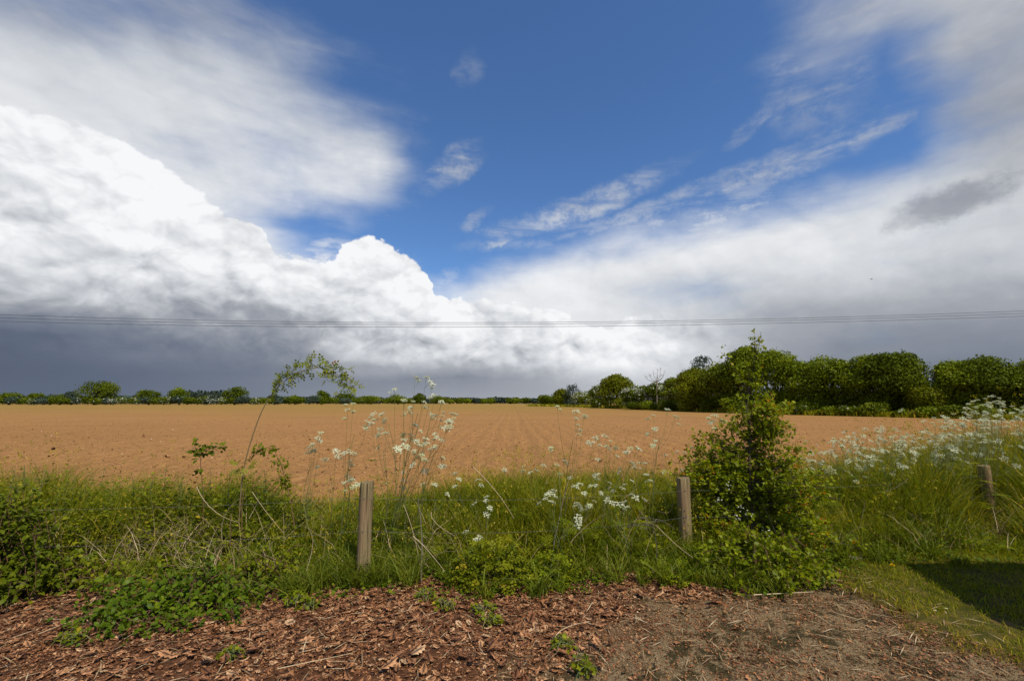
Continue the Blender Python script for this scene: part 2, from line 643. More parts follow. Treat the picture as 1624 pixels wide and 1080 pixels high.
M = {}
M['grass'] = leaf_mat('grass_blade', [(0, (.06, .085, .010)), (.35, (.10, .125, .014)), (.7, (.155, .165, .024)), (.9, (.22, .20, .05)), (1, (.40, .30, .14))], .4, .45, .4)
M['grass_blue'] = leaf_mat('grass_blade_bluish', [(0, (.055, .085, .022)), (.6, (.10, .13, .035)), (1, (.16, .17, .06))], .35, .4, .5)
M['lawn'] = leaf_mat('lawn_blade', [(0, (.08, .11, .014)), (.5, (.14, .165, .02)), (.85, (.20, .19, .04)), (1, (.33, .25, .10))], .35, .5, .3)
M['leaf_dark'] = leaf_mat('nettle_leaf', [(0, (.038, .058, .009)), (.5, (.07, .095, .013)), (1, (.12, .14, .022))], .3, .45, .45)
M['leaf_mid'] = leaf_mat('herb_leaf', [(0, (.055, .08, .010)), (.5, (.11, .135, .016)), (.9, (.18, .19, .026)), (1, (.26, .21, .05))], .38, .45, .4)
M['leaf_bramble'] = leaf_mat('bramble_leaf', [(0, (.03, .06, .010)), (.6, (.065, .105, .015)), (1, (.12, .15, .025))], .25, .42, .45)
M['leaf_parsley'] = leaf_mat('parsley_leaf', [(0, (.07, .11, .012)), (.6, (.14, .18, .02)), (1, (.24, .26, .03))], .4, .45, .4)
M['leaf_haw'] = leaf_mat('hawthorn_leaf', [(0, (.055, .088, .011)), (.5, (.125, .165, .018)), (.9, (.21, .24, .03)), (.985, (.26, .19, .04)), (1, (.26, .11, .035))], .42, .4, .5)
M['leaf_rose'] = leaf_mat('rose_leaf', [(0, (.06, .09, .015)), (.6, (.14, .17, .03)), (.85, (.19, .18, .04)), (1, (.20, .10, .04))], .35, .4, .5)
M['stem_green'] = leaf_mat('green_stem', [(0, (.07, .10, .025)), (.6, (.14, .16, .05)), (1, (.16, .10, .05))], 0, .5, .4)
M['stem_red'] = leaf_mat('reddish_stem', [(0, (.10, .045, .03)), (1, (.17, .08, .045))], 0, .55, .3)
M['straw'] = leaf_mat('dry_straw', [(0, (.22, .15, .08)), (.6, (.40, .29, .16)), (1, (.60, .47, .30))], .1, .7, .2, (1, 1, 1))
M['twig'] = leaf_mat('bare_twig', [(0, (.09, .07, .055)), (1, (.26, .21, .17))], 0, .8, .2)
M['bark'] = leaf_mat('bark', [(0, (.05, .04, .03)), (1, (.12, .09, .065))], 0, .9, .1)
M['dead_leaf'] = leaf_mat('fallen_leaf', [(0, (.048, .020, .008)), (.2, (.13, .050, .019)), (.5, (.27, .110, .042)), (.8, (.44, .215, .095)), (1, (.58, .38, .21))], .06, .55, .35, (1, 1, 1))
M['floret'] = leaf_mat('white_floret', [(0, (.50, .55, .28)), (.4, (.66, .68, .46)), (1, (.82, .82, .70))], .3, .7, .1, (1, 1, .9))
M['yellow'] = leaf_mat('yellow_petal', [(0, (.75, .48, .01)), (1, (.85, .62, .02))], .2, .6, .1, (1, 1, 1))
M['tree'] = leaf_mat('oak_foliage', [(0, (.046, .07, .009)), (.5, (.095, .132, .015)), (1, (.15, .185, .022))], .22, .55, .25)
M['tree_y'] = leaf_mat('spring_foliage', [(0, (.05, .065, .008)), (.5, (.092, .11, .012)), (1, (.14, .155, .018))], .25, .55, .25)
M['tree_g'] = leaf_mat('willow_foliage', [(0, (.048, .068, .012)), (.5, (.085, .112, .02)), (1, (.135, .16, .035))], .25, .55, .25)
M['tree_d'] = leaf_mat('dark_foliage', [(0, (.028, .044, .008)), (.5, (.056, .08, .012)), (1, (.095, .125, .019))], .18, .6, .2)
M['tree_b'] = leaf_mat('hazy_foliage', [(0, (.03, .05, .035)), (1, (.06, .085, .05))], .15, .6, .2)  # blue haze of distance put into the leaf colour; nearer grey trees share it
M['blossom'] = leaf_mat('may_blossom', [(0, (.30, .33, .22)), (1, (.60, .61, .50))], .2, .7, .1, (1, 1, 1))


def f_ground(N):
    g = N.new('ShaderNodeNewGeometry').outputs['Position']
    n1 = N.noise(g, 2.2, 5, 0.6)
    n2 = N.noise(g, 38.0, 5, 0.7)
    n3 = N.noise(g, 9.0, 4, 0.6, 0.4)
    n4 = N.noise(g, 130.0, 2, 0.6)
    soil = N.ramp(N.m('MULTIPLY_ADD', n3, 0.5, N.m('MULTIPLY', n2, 0.5)), [(.3, (.045, .020, .010)), (.5, (.12, .052, .025)), (.68, (.24, .115, .055))])
    track = N.ramp(N.m('MULTIPLY_ADD', n2, 0.45, N.m('MULTIPLY', n4, 0.55)), [(.36, (.075, .05, .024)), (.5, (.21, .145, .076)), (.64, (.42, .31, .18))])
    moss = N.ramp(n2, [(.35, (.028, .022, .010)), (.65, (.10, .078, .034))])
    track = N.mix(N.sstep(N.m('MULTIPLY_ADD', n3, 0.55, N.m('MULTIPLY', n1, 0.45)), 0.48, 0.56), track, moss)
    lawn = N.ramp(n3, [(.35, (.055, .058, .010)), (.55, (.12, .10, .018)), (.7, (.24, .15, .05))])
    field = N.ramp(n2, [(.3, (.30, .17, .085)), (.7, (.45, .27, .14))])
    c = N.mix(attr(N, 'track'), soil, track)
    c = N.mix(attr(N, 'lawn'), c, lawn)
    c = N.mix(attr(N, 'field'), c, field)
    h = N.m('ADD', N.m('MULTIPLY', n2, 0.8), N.m('MULTIPLY', n4, 0.5))
    return c, h, 1.0, 0.035


def f_field(N):
    g = N.new('ShaderNodeNewGeometry').outputs['Position']
    x, y, z = N.sep(g)
    wob = N.m('MULTIPLY_ADD', N.noise(g, 0.05, 3), 1.2, x)
    row = N.m('SINE', N.m('MULTIPLY', wob, 2 * math.pi / 0.76))
    tram = N.m('SINE', N.m('MULTIPLY', wob, 2 * math.pi / 6.1))
    n1 = N.noise(g, 0.045, 4, 0.55)
    n2 = N.noise(N.vm('MULTIPLY', g, (1.0, 0.45, 1.0)), 5.0, 5, 0.7)
    n3 = N.noise(g, 24.0, 4, 0.7)
    mixn = N.m('ADD', N.m('MULTIPLY', n2, 0.5), N.m('MULTIPLY', n3, 0.5))
    c = N.ramp(mixn, [(.33, (.13, .060, .020)), (.44, (.295, .148, .052)), (.56, (.365, .188, .067)), (.68, (.52, .31, .14))])
    c2 = N.ramp(mixn, [(.33, (.175, .103, .023)), (.5, (.265, .162, .038)), (.68, (.35, .22, .058))])
    c = N.mix(N.sstep(N.m('MULTIPLY_ADD', n1, 60, y), 45, 180), c, c2)
    # furrow bottoms are coloured darker than the crests, in rows and every few metres in a wheel track
    furrow_dark = N.m('MULTIPLY', N.sstep(row, 0.1, -0.9), N.sstep(N.noise(g, 0.6, 3, 0.6), 0.3, 0.6, 0.0, 0.15))
    furrow_dark = N.m('MAXIMUM', furrow_dark, N.m('MULTIPLY', N.sstep(tram, 0.93, 1.0), 0.16))
    c = N.mix(furrow_dark, c, (.17, .095, .045))
    big = N.noise(N.vm('MULTIPLY', g, (.5, 1.0, 1.0)), 0.11, 4, 0.6)
    c = N.mix(N.sstep(big, 0.42, 0.68, 0.0, 0.28), c, (.20, .105, .035))
    h = N.m('ADD', N.m('MULTIPLY', row, 0.013), N.m('ADD', N.m('MULTIPLY', n2, 0.11), N.m('MULTIPLY', n3, 0.035)))
    return c, h, 1.0, 1.0


M['ground'] = solid_mat('verge_ground', f_ground, .95, .1)
M['field'] = solid_mat('tilled_soil', f_field, .95, .08)
M['clod'] = solid_mat('soil_clod', lambda N: (N.ramp(attr(N, 'rnd'), [(0, (.12, .06, .024)), (.6, (.29, .155, .06)), (.96, (.38, .22, .10)), (1, (.60, .46, .30))]), None, 0, 0), .95, .1)


def f_post(N):
    tco = N.new('ShaderNodeTexCoord').outputs['Object']
    x, y, z = N.sep(tco)
    grain = N.noise(N.vm('MULTIPLY', tco, (38, 38, 1.6)), 1.0, 5, 0.65, 0.6)
    blot = N.noise(N.vm('MULTIPLY', tco, (6, 6, 2.2)), 1.0, 4, 0.6)
    c = N.ramp(grain, [(.28, (.05, .034, .018)), (.45, (.15, .112, .055)), (.6, (.24, .185, .093)), (.75, (.34, .28, .165))])
    alg = N.m('MULTIPLY', N.sstep(blot, 0.45, 0.62), N.sstep(x, 0.02, -0.04))
    c = N.mix(N.m('MULTIPLY', alg, 0.75), c, (.19, .18, .04))
    crack = N.sstep(N.noise(N.vm('MULTIPLY', tco, (30, 30, .9)), 1.0, 2, 0.5), 0.60, 0.66)
    c = N.mix(N.m('MULTIPLY', crack, 0.75), c, (.035, .022, .012))
    c = N.mix(N.m('MULTIPLY', N.sstep(blot, 0.5, 0.35), 0.35), c, (.24, .13, .08))
    knot = N.sstep(N.noise(N.vm('MULTIPLY', tco, (11, 11, 7)), 1.0, 2, 0.5), 0.68, 0.76)
    c = N.mix(N.m('MULTIPLY', knot, 0.8), c, (.03, .022, .016))
    return c, N.m('ADD', grain, N.m('MULTIPLY', knot, -0.4)), 0.8, 0.006


M['post'] = solid_mat('weathered_post_wood', f_post, .85, .15)
M['wire'] = solid_mat('galvanised_wire', lambda N: ((.16, .155, .14), None, 0, 0), .7, .3)
M['cable'] = solid_mat('dark_cable', lambda N: ((.05, .055, .06), None, 0, 0), .6, .3)
M['stone'] = solid_mat('grey_stone', lambda N: (N.ramp(N.noise(N.new('ShaderNodeNewGeometry').outputs['Position'], 30, 5, .7), [(.3, (.10, .085, .07)), (.7, (.27, .235, .20))]), N.noise(N.new('ShaderNodeNewGeometry').outputs['Position'], 60, 4), .6, .01), .9, .1)
M['board'] = solid_mat('shed_board', lambda N: (N.ramp(N.noise(N.vm('MULTIPLY', N.new('ShaderNodeNewGeometry').outputs['Position'], (2, 2, 30)), 1, 4, .6), [(.3, (.16, .10, .06)), (.7, (.30, .21, .13))]), None, 0, 0), .85, .15)
M['felt'] = solid_mat('roofing_felt', lambda N: (N.ramp(N.noise(N.new('ShaderNodeNewGeometry').outputs['Position'], 60, 4, .7), [(.3, (.03, .03, .03)), (.7, (.08, .08, .075))]), None, 0, 0), .95, .1)
M['bird'] = solid_mat('dark_plumage', lambda N: ((.03, .03, .033), None, 0, 0), .7, .2)

# ------------------------------------------------------------------ leaf shapes (length 1 along +Y, face up)
def leaf_T(w=0.30, droop=0.18, fold=0.07):
    T = np.array([(0, 0, 0), (0, .33, .03), (0, .68, 0), (0, 1, -droop),
                  (-w, .28, fold), (-w * .85, .66, fold * .4), (w, .28, fold), (w * .85, .66, fold * .4)], float)
    F = np.array([(0, 1, 4, 4), (1, 2, 5, 4), (2, 3, 5, 5), (0, 6, 1, 1), (1, 6, 7, 2), (2, 7, 3, 3)])
    return T, F


def tri_only(F):
    out = []
    for f in F:
        f = list(f)
        if len(set(f)) == 3:
            u = []
            for q in f:
                if q not in u:
                    u.append(q)
            out.append(u)
        else:
            out += [[f[0], f[1], f[2]], [f[0], f[2], f[3]]]
    return np.array(out)


OV, OF = leaf_T()
OF = tri_only(OF)
SM = np.array([(0, 0, 0), (-.42, .5, .10), (0, 1, -.05), (.42, .5, .10)], float)         # little folded leaf
SF = np.array([(0, 2, 1), (0, 3, 2)])
HW = np.array([(0, 0, 0), (-.30, .35, .06), (-.44, .62, .02), (-.2, .68, .04), (0, 1, -.06), (.2, .68, .04), (.44, .62, .02), (.30, .35, .06), (0, .5, -.02)], float)
HF = np.array([(0, 8, 1), (1, 8, 3), (1, 3, 2), (3, 8, 4), (4, 8, 5), (5, 8, 7), (5, 7, 6), (7, 8, 0)])
CARD = np.array([(-.5, -.5, 0), (.5, -.4, .08), (.42, .5, 0), (-.45, .45, -.08)], float)
CF = np.array([(0, 1, 2, 3)])


def oak_T(seed):
    """lobed fallen oak leaf, curled"""
    r = np.random.default_rng(seed)
    side = [(.05, .02), (.12, .16), (.27, .27), (.15, .36), (.34, .50), (.19, .57), (.30, .74), (.14, .80), (.10, .93)]
    V = [(0, -.14, 0), (0, .25, 0), (0, .55, 0), (0, 1, 0)]
    for sgn in (-1, 1):
        for x, y in side:
            V.append((sgn * x * r.uniform(.85, 1.15), y, 0))
    V = np.array(V, float)
    curl, cup, tw = r.uniform(.0, .8), r.uniform(-.4, .8), r.uniform(-.5, .5)
    V[:, 2] += cup * V[:, 0] ** 2 * 1.6 + curl * (V[:, 1] - .5) ** 2 * .6 + tw * V[:, 0] * (V[:, 1] - .5)
    V[:, 2] += r.normal(0, .02, len(V))
    F = []
    for b in (4, 13):
        mid = [0, 0, 1, 1, 1, 2, 2, 2, 3]
        ids = [b + k for k in range(9)]
        for k in range(8):
            m0, m1 = mid[k], mid[k + 1]
            F.append((m0, ids[k], ids[k + 1]))
            if m1 != m0:
                F.append((m0, ids[k + 1], m1))
        F.append((mid[8], ids[8], 3)) if mid[8] != 3 else None
    return V, np.array(F)


OAK = [oak_T(s) for s in range(6)]


def frond_T(lw=.017, ll=.27):
    """twice-divided feathery leaf of cow parsley"""
    V, F = [], []

    def tri(p, d, l, w):
        n = np.array([-d[1], d[0], 0])
        b = len(V)
        V.extend([p, p + d * l * .45 + n * w, p + d * l, p + d * l * .45 - n * w])
        F.extend([(b, b + 1, b + 2), (b, b + 2, b + 3)])
    for k in range(7):
        t = .18 + .115 * k
        p = np.array([0, t, 0.0])
        ln = .42 * (1 - (k / 7.3) ** 1.4) + .05
        for sg in (-1, 1):
            d = nrm(np.array([sg * .85, .52, 0]))
            for j in range(4 if k < 4 else 2):
                q = p + d * ln * (j + .35) / 4.2
                for s2 in (-1, 1):
                    dd = nrm(d + s2 * np.array([-d[1], d[0], 0]) * .9)
                    tri(q, dd, ln * ll * (1 - .14 * j), lw)
            tri(p + d * ln * .75, d, ln * (ll + .06), lw)
    tri(np.array([0, .9, 0.0]), np.array([0, 1.0, 0]), .14, .02)
    V.extend([np.array([-.008, 0, 0]), np.array([.008, 0, 0]), np.array([0, .95, 0])])
    F.append((len(V) - 3, len(V) - 2, len(V) - 1))
    V = np.array(V)
    V[:, 2] = -.22 * V[:, 1] ** 2 - .25 * V[:, 0] ** 2 + .02 * np.sin(V[:, 0] * 30)
    return V, np.array(F)


FR, FRF = frond_T()
FC, FCF = frond_T(.036, .34)

# ------------------------------------------------------------------ the lie of the land
_fr = [(-260, 985), (0, 950), (60, 930), (110, 912), (200, 905), (300, 910), (400, 922), (480, 918), (575, 916), (700, 905), (760, 918), (860, 920),
       (950, 905), (1080, 905), (1200, 915), (1290, 900), (1340, 884), (1450, 880), (1624, 880), (1800, 878)]
_fw = np.array([gnd(*p)[:2] for p in _fr])
_fence = np.array([(-12.0, 3.6), (-5.0, 4.1), (gnd(575, 915)[0], gnd(575, 915)[1]), (gnd(1088, 878)[0], gnd(1088, 878)[1]), (gnd(1572, 826)[0], gnd(1572, 826)[1]), (12, 8.4), (16, 9.6)])


def y_front(x):
    x = np.asarray(x, float)
    return np.interp(x, _fw[:, 0], _fw[:, 1]) - .06 + .26 * (fbm(x, x * 0 + 3.1, .45, 3, 88) - .5) + .10 * (fbm(x, x * 0 + 1.7, .12, 2, 89) - .5)


def y_fence(x):
    return np.interp(x, _fence[:, 0], _fence[:, 1])


def y_back(x):
    return y_fence(x) + 2.7 + 0.5 * np.sin(x * 0.7) * 0.5


_tp = [(-300, 752), (0, 762), (100, 756), (150, 772), (200, 765), (260, 756), (300, 768), (400, 752), (440, 775), (465, 800), (520, 795), (560, 780), (600, 778), (700, 775),
       (740, 755), (850, 748), (940, 750), (1000, 755), (1060, 762), (1150, 765), (1290, 738), (1400, 720), (1500, 708), (1624, 690), (1900, 690)]


def pxof(x, y):
    return 812 + F_PX * x / (y * math.cos(PITCH) - 0.9 * math.sin(PITCH))


def veg_h(x, y):
    """height the verge growth may reach at a place"""
    px = pxof(x, y)
    yt = np.interp(px, [p[0] for p in _tp], [p[1] for p in _tp]) - 9
    yb = y_fence(x) + 2.3
    up = (540 - yt) / F_PX
    hb = CAM_H + yb * (math.sin(PITCH) + up * math.cos(PITCH)) / (math.cos(PITCH) - up * math.sin(PITCH))
    t = smooth((y - y_front(x)) / 1.3, -.1, 1.0)
    left = smooth(px, 520, 350)
    lo = 0.42 * (1 - left) + 0.22 * left
    n = fbm(x, y, .55, 3, 40)
    # trodden short before the last post
    gap = 1 - .86 * np.exp(-((px - 1566) / 60) ** 2) * (y < y_fence(x) + .08)
    return np.clip(hb, .2, 1.1) * (lo + (1 - lo) * t) * (0.70 + .72 * n) * gap


# ground: one sheet to the horizon, fine underfoot
def spread(lo, hi, step, far, ratio):
    c = np.arange(lo, hi, step)
    a, s_ = [], step
    v = hi
    while v < far:
        a.append(v)
        s_ *= ratio
        v += s_
    a.append(far)
    b, s_ = [], step
    v = lo - step
    while v > -far:
        b.append(v)
        s_ *= ratio
        v -= s_
    b.append(-far)
    return np.concatenate([b[::-1], c, a])


gx, gy = spread(-6.5, 7.5, .045, 7000, 1.22), spread(1.6, 6.2, .04, 7000, 1.22)
X, Y = np.meshgrid(gx, gy)
lawn_edge = np.array([gnd(*p)[:2] for p in [(1290, 900), (1320, 925), (1360, 950), (1420, 985), (1500, 1020), (1570, 1045), (1624, 1062), (1800, 1120), (2100, 1200)]])


def lawn_d(x, y):
    """signed distance-like measure, > 0 on the lawn"""
    e = lawn_edge[np.argsort(lawn_edge[:, 1])]
    xe = np.interp(y, e[:, 1], e[:, 0])
    return x - xe


track_e = np.array([gnd(*p)[:2] for p in [(1290, 918), (1180, 932), (1080, 945), (1010, 975), (950, 1010), (880, 1050), (800, 1090), (700, 1200)]])


def track_d(x, y):
    e = track_e[np.argsort(track_e[:, 1])]
    return x - np.interp(y, e[:, 1], e[:, 0])


near = smooth(np.hypot(X, Y - 4), 14, 8)
wob = (fbm(X, Y, .35, 4, 5) - .5)
lawnA = smooth(lawn_d(X, Y) + wob * .5, -.06, .12) * (Y < y_fence(X) + 1) * near
trackA = smooth(track_d(X, Y) + wob * 1.6, -.35, .35) * (1 - lawnA) * (Y < y_front(X) + .1)
fieldA = smooth(Y - y_back(X), -.6, .2)
Z = (fbm(X, Y, .8, 4, 9) - .5) * .05 * near + (fbm(X, Y, .10, 4, 3, .6) - .5) * .028 * near * (1 - .4 * lawnA)
Z += smooth(lawnA, .3, 1) * .035 * near
Z += smooth(Y - y_front(X), -.2, .8) * .05 * near * (1 - fieldA)
Z -= fieldA * .12 * (Y > 0)
g = Geo()
nx, ny = len(gx), len(gy)
idx = np.arange(nx * ny).reshape(ny, nx)
Fq = np.stack([idx[:-1, :-1], idx[:-1, 1:], idx[1:, 1:], idx[1:, :-1]], -1).reshape(-1, 4)
g.add(np.stack([X, Y, Z], -1).reshape(-1, 3), Fq)
tag(g.build('ground', M['ground'], None, True, {'lawn': lawnA, 'track': trackA, 'field': fieldA}), kind='structure')
from_grid = (gx, gy, Z)


def zg(x, y):
    """ground height by bilinear lookup"""
    x, y = np.asarray(x, float), np.asarray(y, float)
    i = np.clip(np.searchsorted(gx, x) - 1, 0, nx - 2)
    j = np.clip(np.searchsorted(gy, y) - 1, 0, ny - 2)
    fx, fy = (x - gx[i]) / (gx[i + 1] - gx[i]), (y - gy[j]) / (gy[j + 1] - gy[j])
    return (Z[j, i] * (1 - fx) + Z[j, i + 1] * fx) * (1 - fy) + (Z[j + 1, i] * (1 - fx) + Z[j + 1, i + 1] * fx) * fy


# ploughed field
nr, nc = 360, 640
yy = np.geomspace(6.0, 900, nr)
ss = np.linspace(-1, 1, nc)
FY = np.repeat(yy[:, None], nc, 1)
FX = ss[None, :] * (FY * 1.5 + 5)
FY = FY + np.interp(FX, [-12, 0, 8, 20], [-.6, .2, 2.4, 4.4]) * smooth(FY, 30, 8)
kf = smooth(FY, 60, 20)
clod = (fbm(FX, FY * .7, .13, 3, 21, .65) - .5) * .11 + (fbm(FX, FY, .9, 3, 31) - .5) * .035
FZ = clod * kf + .006 * np.sin(FX * 2 * math.pi / .76) * kf
FZ -= .14 * smooth(FY - y_back(FX), .25, -.6)
g = Geo()
idx = np.arange(nr * nc).reshape(nr, nc)
Fq = np.stack([idx[:-1, :-1], idx[:-1, 1:], idx[1:, 1:], idx[1:, :-1]], -1).reshape(-1, 4)
g.add(np.stack([FX, FY, FZ], -1).reshape(-1, 3), Fq)
tag(g.build('ploughed_field', M['field'], None, True), kind='structure')

# clods and flints lying on the tilth
ICO_V = nrm(np.array([(0, 0, 1), (.9, 0, .4), (.28, .85, .4), (-.72, .53, .4), (-.72, -.53, .4), (.28, -.85, .4), (.6, .4, -.5), (-.3, .7, -.5), (-.8, -.1, -.5), (-.2, -.8, -.5), (.7, -.4, -.5)], float))
ICO_F = np.array([(0, 1, 2), (0, 2, 3), (0, 3, 4), (0, 4, 5), (0, 5, 1), (1, 6, 2), (2, 7, 3), (3, 8, 4), (4, 9, 5), (5, 10, 1), (6, 7, 2), (7, 8, 3), (8, 9, 4), (9, 10, 5), (10, 6, 1)])
n = 16000
cy = 7 * (45 / 7) ** rng.random(n)
cx = rng.uniform(-1.3, 1.3, n) * (cy + 2)
cy = cy + np.interp(cx, [-12, 0, 8, 20], [-.2, .5, 2.6, 4.4])
g = Geo()
sz = rng.lognormal(math.log(.011), .5, n)
R = frames(rdirs(n), rdirs(n))
g.scatter(ICO_V, ICO_F, np.stack([cx, cy, sz * .4 + .01], 1), R, sz[:, None] * rng.uniform(.6, 1.3, (n, 3)), rng.random(n) ** .8)
tag(g.build('soil_clods', M['clod']), 'loose clods and pale flints scattered over the tilled soil', 'soil clods', kind='stuff')


# ------------------------------------------------------------------ verge growth nobody could count
def verge_points(n, dens=None, y0=0.0, y1=0.0, xlo=-9.0, xhi=12.0):
    out = np.zeros((0, 2))
    while len(out) < n:
        x = rng.uniform(xlo, xhi, n * 2)
        a, b = y_front(x) + y0, y_back(x) + y1
        y = a + (b - a) * rng.random(n * 2)
        keep = (np.abs(x) < 1.32 * y + .6)
        if dens is not None:
            keep &= rng.random(len(x)) < dens(x, y)
        out = np.concatenate([out, np.stack([x, y], 1)[keep]])
    return out[:n]


def pt3(P, dz=0.0):
    return np.column_stack([P, zg(P[:, 0], P[:, 1]) + dz])


def grass_patch(name, n, hmul, w, mat, label, dens=None, y0=0., y1=0., bend=(.15, .9), rndf=None, hmin=.08, clump=0.0):
    P = verge_points(n, dens, y0, y1)
    if clump:
        k = n // 14
        cen = P[:k]
        idx = rng.integers(0, k, n)
        P = cen[idx] + rng.normal(0, clump, (n, 2))
        lean0 = rng.uniform(0, 6.28, k)[idx]
    else:
        lean0 = rng.uniform(0, 6.28, n)
    H = np.maximum(veg_h(P[:, 0], P[:, 1]) * hmul * rng.uniform(.45, 1.15, n), hmin)
    lean = lean0 + rng.normal(0, .9, n)
    face = rng.uniform(0, 6.28, n)
    r = rng.random(n) if rndf is None else rndf(P, n)
    g = Geo()
    g.blades(pt3(P, -.01), H, w * rng.uniform(.6, 1.3, n), lean, face, rng.uniform(*bend, n), r)
    tag(g.build(name, mat), label, 'grass', kind='stuff')


def patchy(seed, s=.5, lo=.35, hi=.6):
    return lambda x, y: .04 + .96 * smooth(fbm(x, y, s, 3, seed), lo, hi)


def leftness(x, y):
    return smooth(pxof(x, y), 520, 380)


def rightness(x, y):
    return smooth(pxof(x, y), 1180, 1320)


def litter_gap(x, y):
    """left-hand front is open and shows dead leaves"""
    return 1 - .82 * leftness(x, y) * smooth(y - y_front(x), 1.0, .25)


grass_patch('grass', 62000, 1.0, .0085, M['grass'], 'tall green grass standing thick along the verge by the fence',
            lambda x, y: litter_gap(x, y) * (.55 + .45 * (1 - leftness(x, y))) * patchy(2, .6, .25, .5)(x, y), .06, -.1,
            rndf=lambda P, n: np.clip(rng.normal(.45, .24, n) + 1.15 * (fbm(P[:, 0], P[:, 1], .7, 3, 77) - .5), 0, 1))
grass_patch('grass', 30000, .55, .008, M['grass'], 'shorter grass filling the bottom of the verge',
            lambda x, y: litter_gap(x, y), -.05, 0, (.3, 1.1), rndf=lambda P, n: np.clip(rng.normal(.4, .25, n), 0, 1))
grass_patch('grass', 14000, .85, .010, M['grass_blue'], 'coarse bluish green grass in clumps round the fence posts',
            lambda x, y: np.maximum(np.exp(-((pxof(x, y) - 540) / 110) ** 2) * smooth(y, 6.5, 5), .9 * rightness(x, y) * smooth(y - y_front(x), 2.2, .3)) * .9 + .03,
            .02, -1.2, (.3, 1.0), hmin=.1, clump=.05)

# broad leaves of weeds through the growth
def herb(name, n, mat, T, TF, size, label, dens, zlo=.05, zhi=.85, y0=0., y1=-.2, cat='weeds', tilt=.6):
    P = verge_points(n // 5, dens, y0, y1)
    k = len(P)
    H = veg_h(P[:, 0], P[:, 1]) * rng.uniform(.35, 1.0, k)
    idx = np.repeat(np.arange(k), 5)
    t = rng.uniform(zlo, zhi, len(idx))
    B = pt3(P)
    pos = B[idx].copy()
    pos[:, :2] += rng.normal(0, .03, (len(idx), 2))
    pos[:, 2] += H[idx] * t + .01
    az_ = rng.uniform(0, 6.28, len(idx))
    d = np.stack([np.cos(az_), np.sin(az_), rng.normal(.05, .3, len(idx))], 1)
    up = np.array([0, 0, 1]) + rng.normal(0, tilt, (len(idx), 3)) * .6
    g = Geo()
    g.scatter(T, TF, pos, frames(d, up), size * rng.uniform(.55, 1.3, len(idx)), np.clip(rng.normal(.45, .25, len(idx)), 0, 1))
    tag(g.build(name, mat), label, cat, kind='stuff')


herb('nettle_leaves', 32000, M['leaf_mid'], OV, OF, .050, 'dark toothed leaves of nettles and dock through the left of the verge',
     lambda x, y: leftness(x, y) * litter_gap(x, y) * (.15 + .85 * patchy(8, .45, .3, .5)(x, y)) + .22 * patchy(108, .5, .4, .6)(x, y), .15, 1.0)
herb('herb_leaves', 26000, M['leaf_mid'], OV, OF, .038, 'small mid green leaves of mixed weeds low in the verge',
     lambda x, y: (.5 + .5 * leftness(x, y)) * (.3 + .7 * litter_gap(x, y)) * patchy(9, .5, .3, .55)(x, y), .05, .8)
herb('ground_ivy_leaves', 15000, M['leaf_bramble'], HW, HF, .035, 'small glossy leaves creeping over the dead leaves at the verge foot',
     lambda x, y: smooth(y - y_front(x), 1.3, .1) * (.25 + .75 * smooth(y - y_front(x), -.4, 0)) * patchy(19, .3, .42, .6)(x, y), .0, .45, -.45, -1.4)
herb('parsley_leaves', 3600, M['leaf_parsley'], FR, FRF, .15, 'feathery bright green cow parsley leaves among the grass',
     lambda x, y: (1 - .8 * leftness(x, y)) * patchy(29, .5, .38, .6)(x, y), .2, .85, .05, -.2, tilt=.35)

# tufts that lean out over the dead leaves, thickest round the posts
n = 9000
nt = 260
tx_ = rng.uniform(-4.2, 4.6, nt)
tx_[:50] = rng.normal(-1.42, .22, 50)
tx_[50:75] = rng.normal(1.75, .25, 25)
ty_ = y_front(tx_) + rng.uniform(-.38, .35, nt)
ty_[:50] = 4.42 + rng.uniform(-.10, .35, 50)
keep_ = (tx_ > -2.6) | (rng.random(nt) < .4)
tx_, ty_ = tx_[keep_], ty_[keep_]
idx = rng.integers(0, len(tx_), n)
P = np.stack([tx_[idx], ty_[idx]], 1) + rng.normal(0, .03, (n, 2))
hh_ = rng.uniform(.12, .30, len(tx_))[idx] * rng.uniform(.5, 1.2, n)
g = Geo()
g.blades(pt3(P, -.01), hh_, .008 * rng.uniform(.6, 1.3, n), rng.uniform(0, 6.28, n), rng.uniform(0, 6.28, n), rng.uniform(.3, 1.2, n), np.clip(rng.random(len(tx_))[idx] * .5 + rng.normal(.25, .2, n), 0, 1))
tag(g.build('grass', M['grass_blue']), 'tufts of grass leaning out over the dead leaves at the verge foot', 'grass', kind='stuff')

# seed heads of the taller grasses
n = 1500
P = verge_points(n, lambda x, y: (1 - .5 * leftness(x, y)) * patchy(39, .6, .35, .6)(x, y), .2, -.2)
B = pt3(P)
hh_ = veg_h(P[:, 0], P[:, 1]) * rng.uniform(1.0, 1.5, n)
la = rng.uniform(0, 6.28, n)
g = Geo()
g.blades(B, hh_, np.full(n, .0035), la, rng.uniform(0, 6.28, n), rng.uniform(.1, .5, n), rng.uniform(.6, 1, n))
tipp = B + np.stack([np.cos(la) * .15 * hh_, np.sin(la) * .15 * hh_, hh_ * .97], 1)
tipp = np.repeat(tipp, 4, 0) + rng.normal(0, .018, (n * 4, 3))
g.scatter(SM * [.5, 1, 1], SF, tipp, frames(np.array([0, 0, 1.0]) + rng.normal(0, .5, (n * 4, 3)), rdirs(n * 4)), np.full(n * 4, .03), rng.uniform(.75, 1, n * 4))
tag(g.build('grass_seed_heads', M['grass']), 'thin nodding seed heads standing above the verge grass', 'grass', kind='stuff')

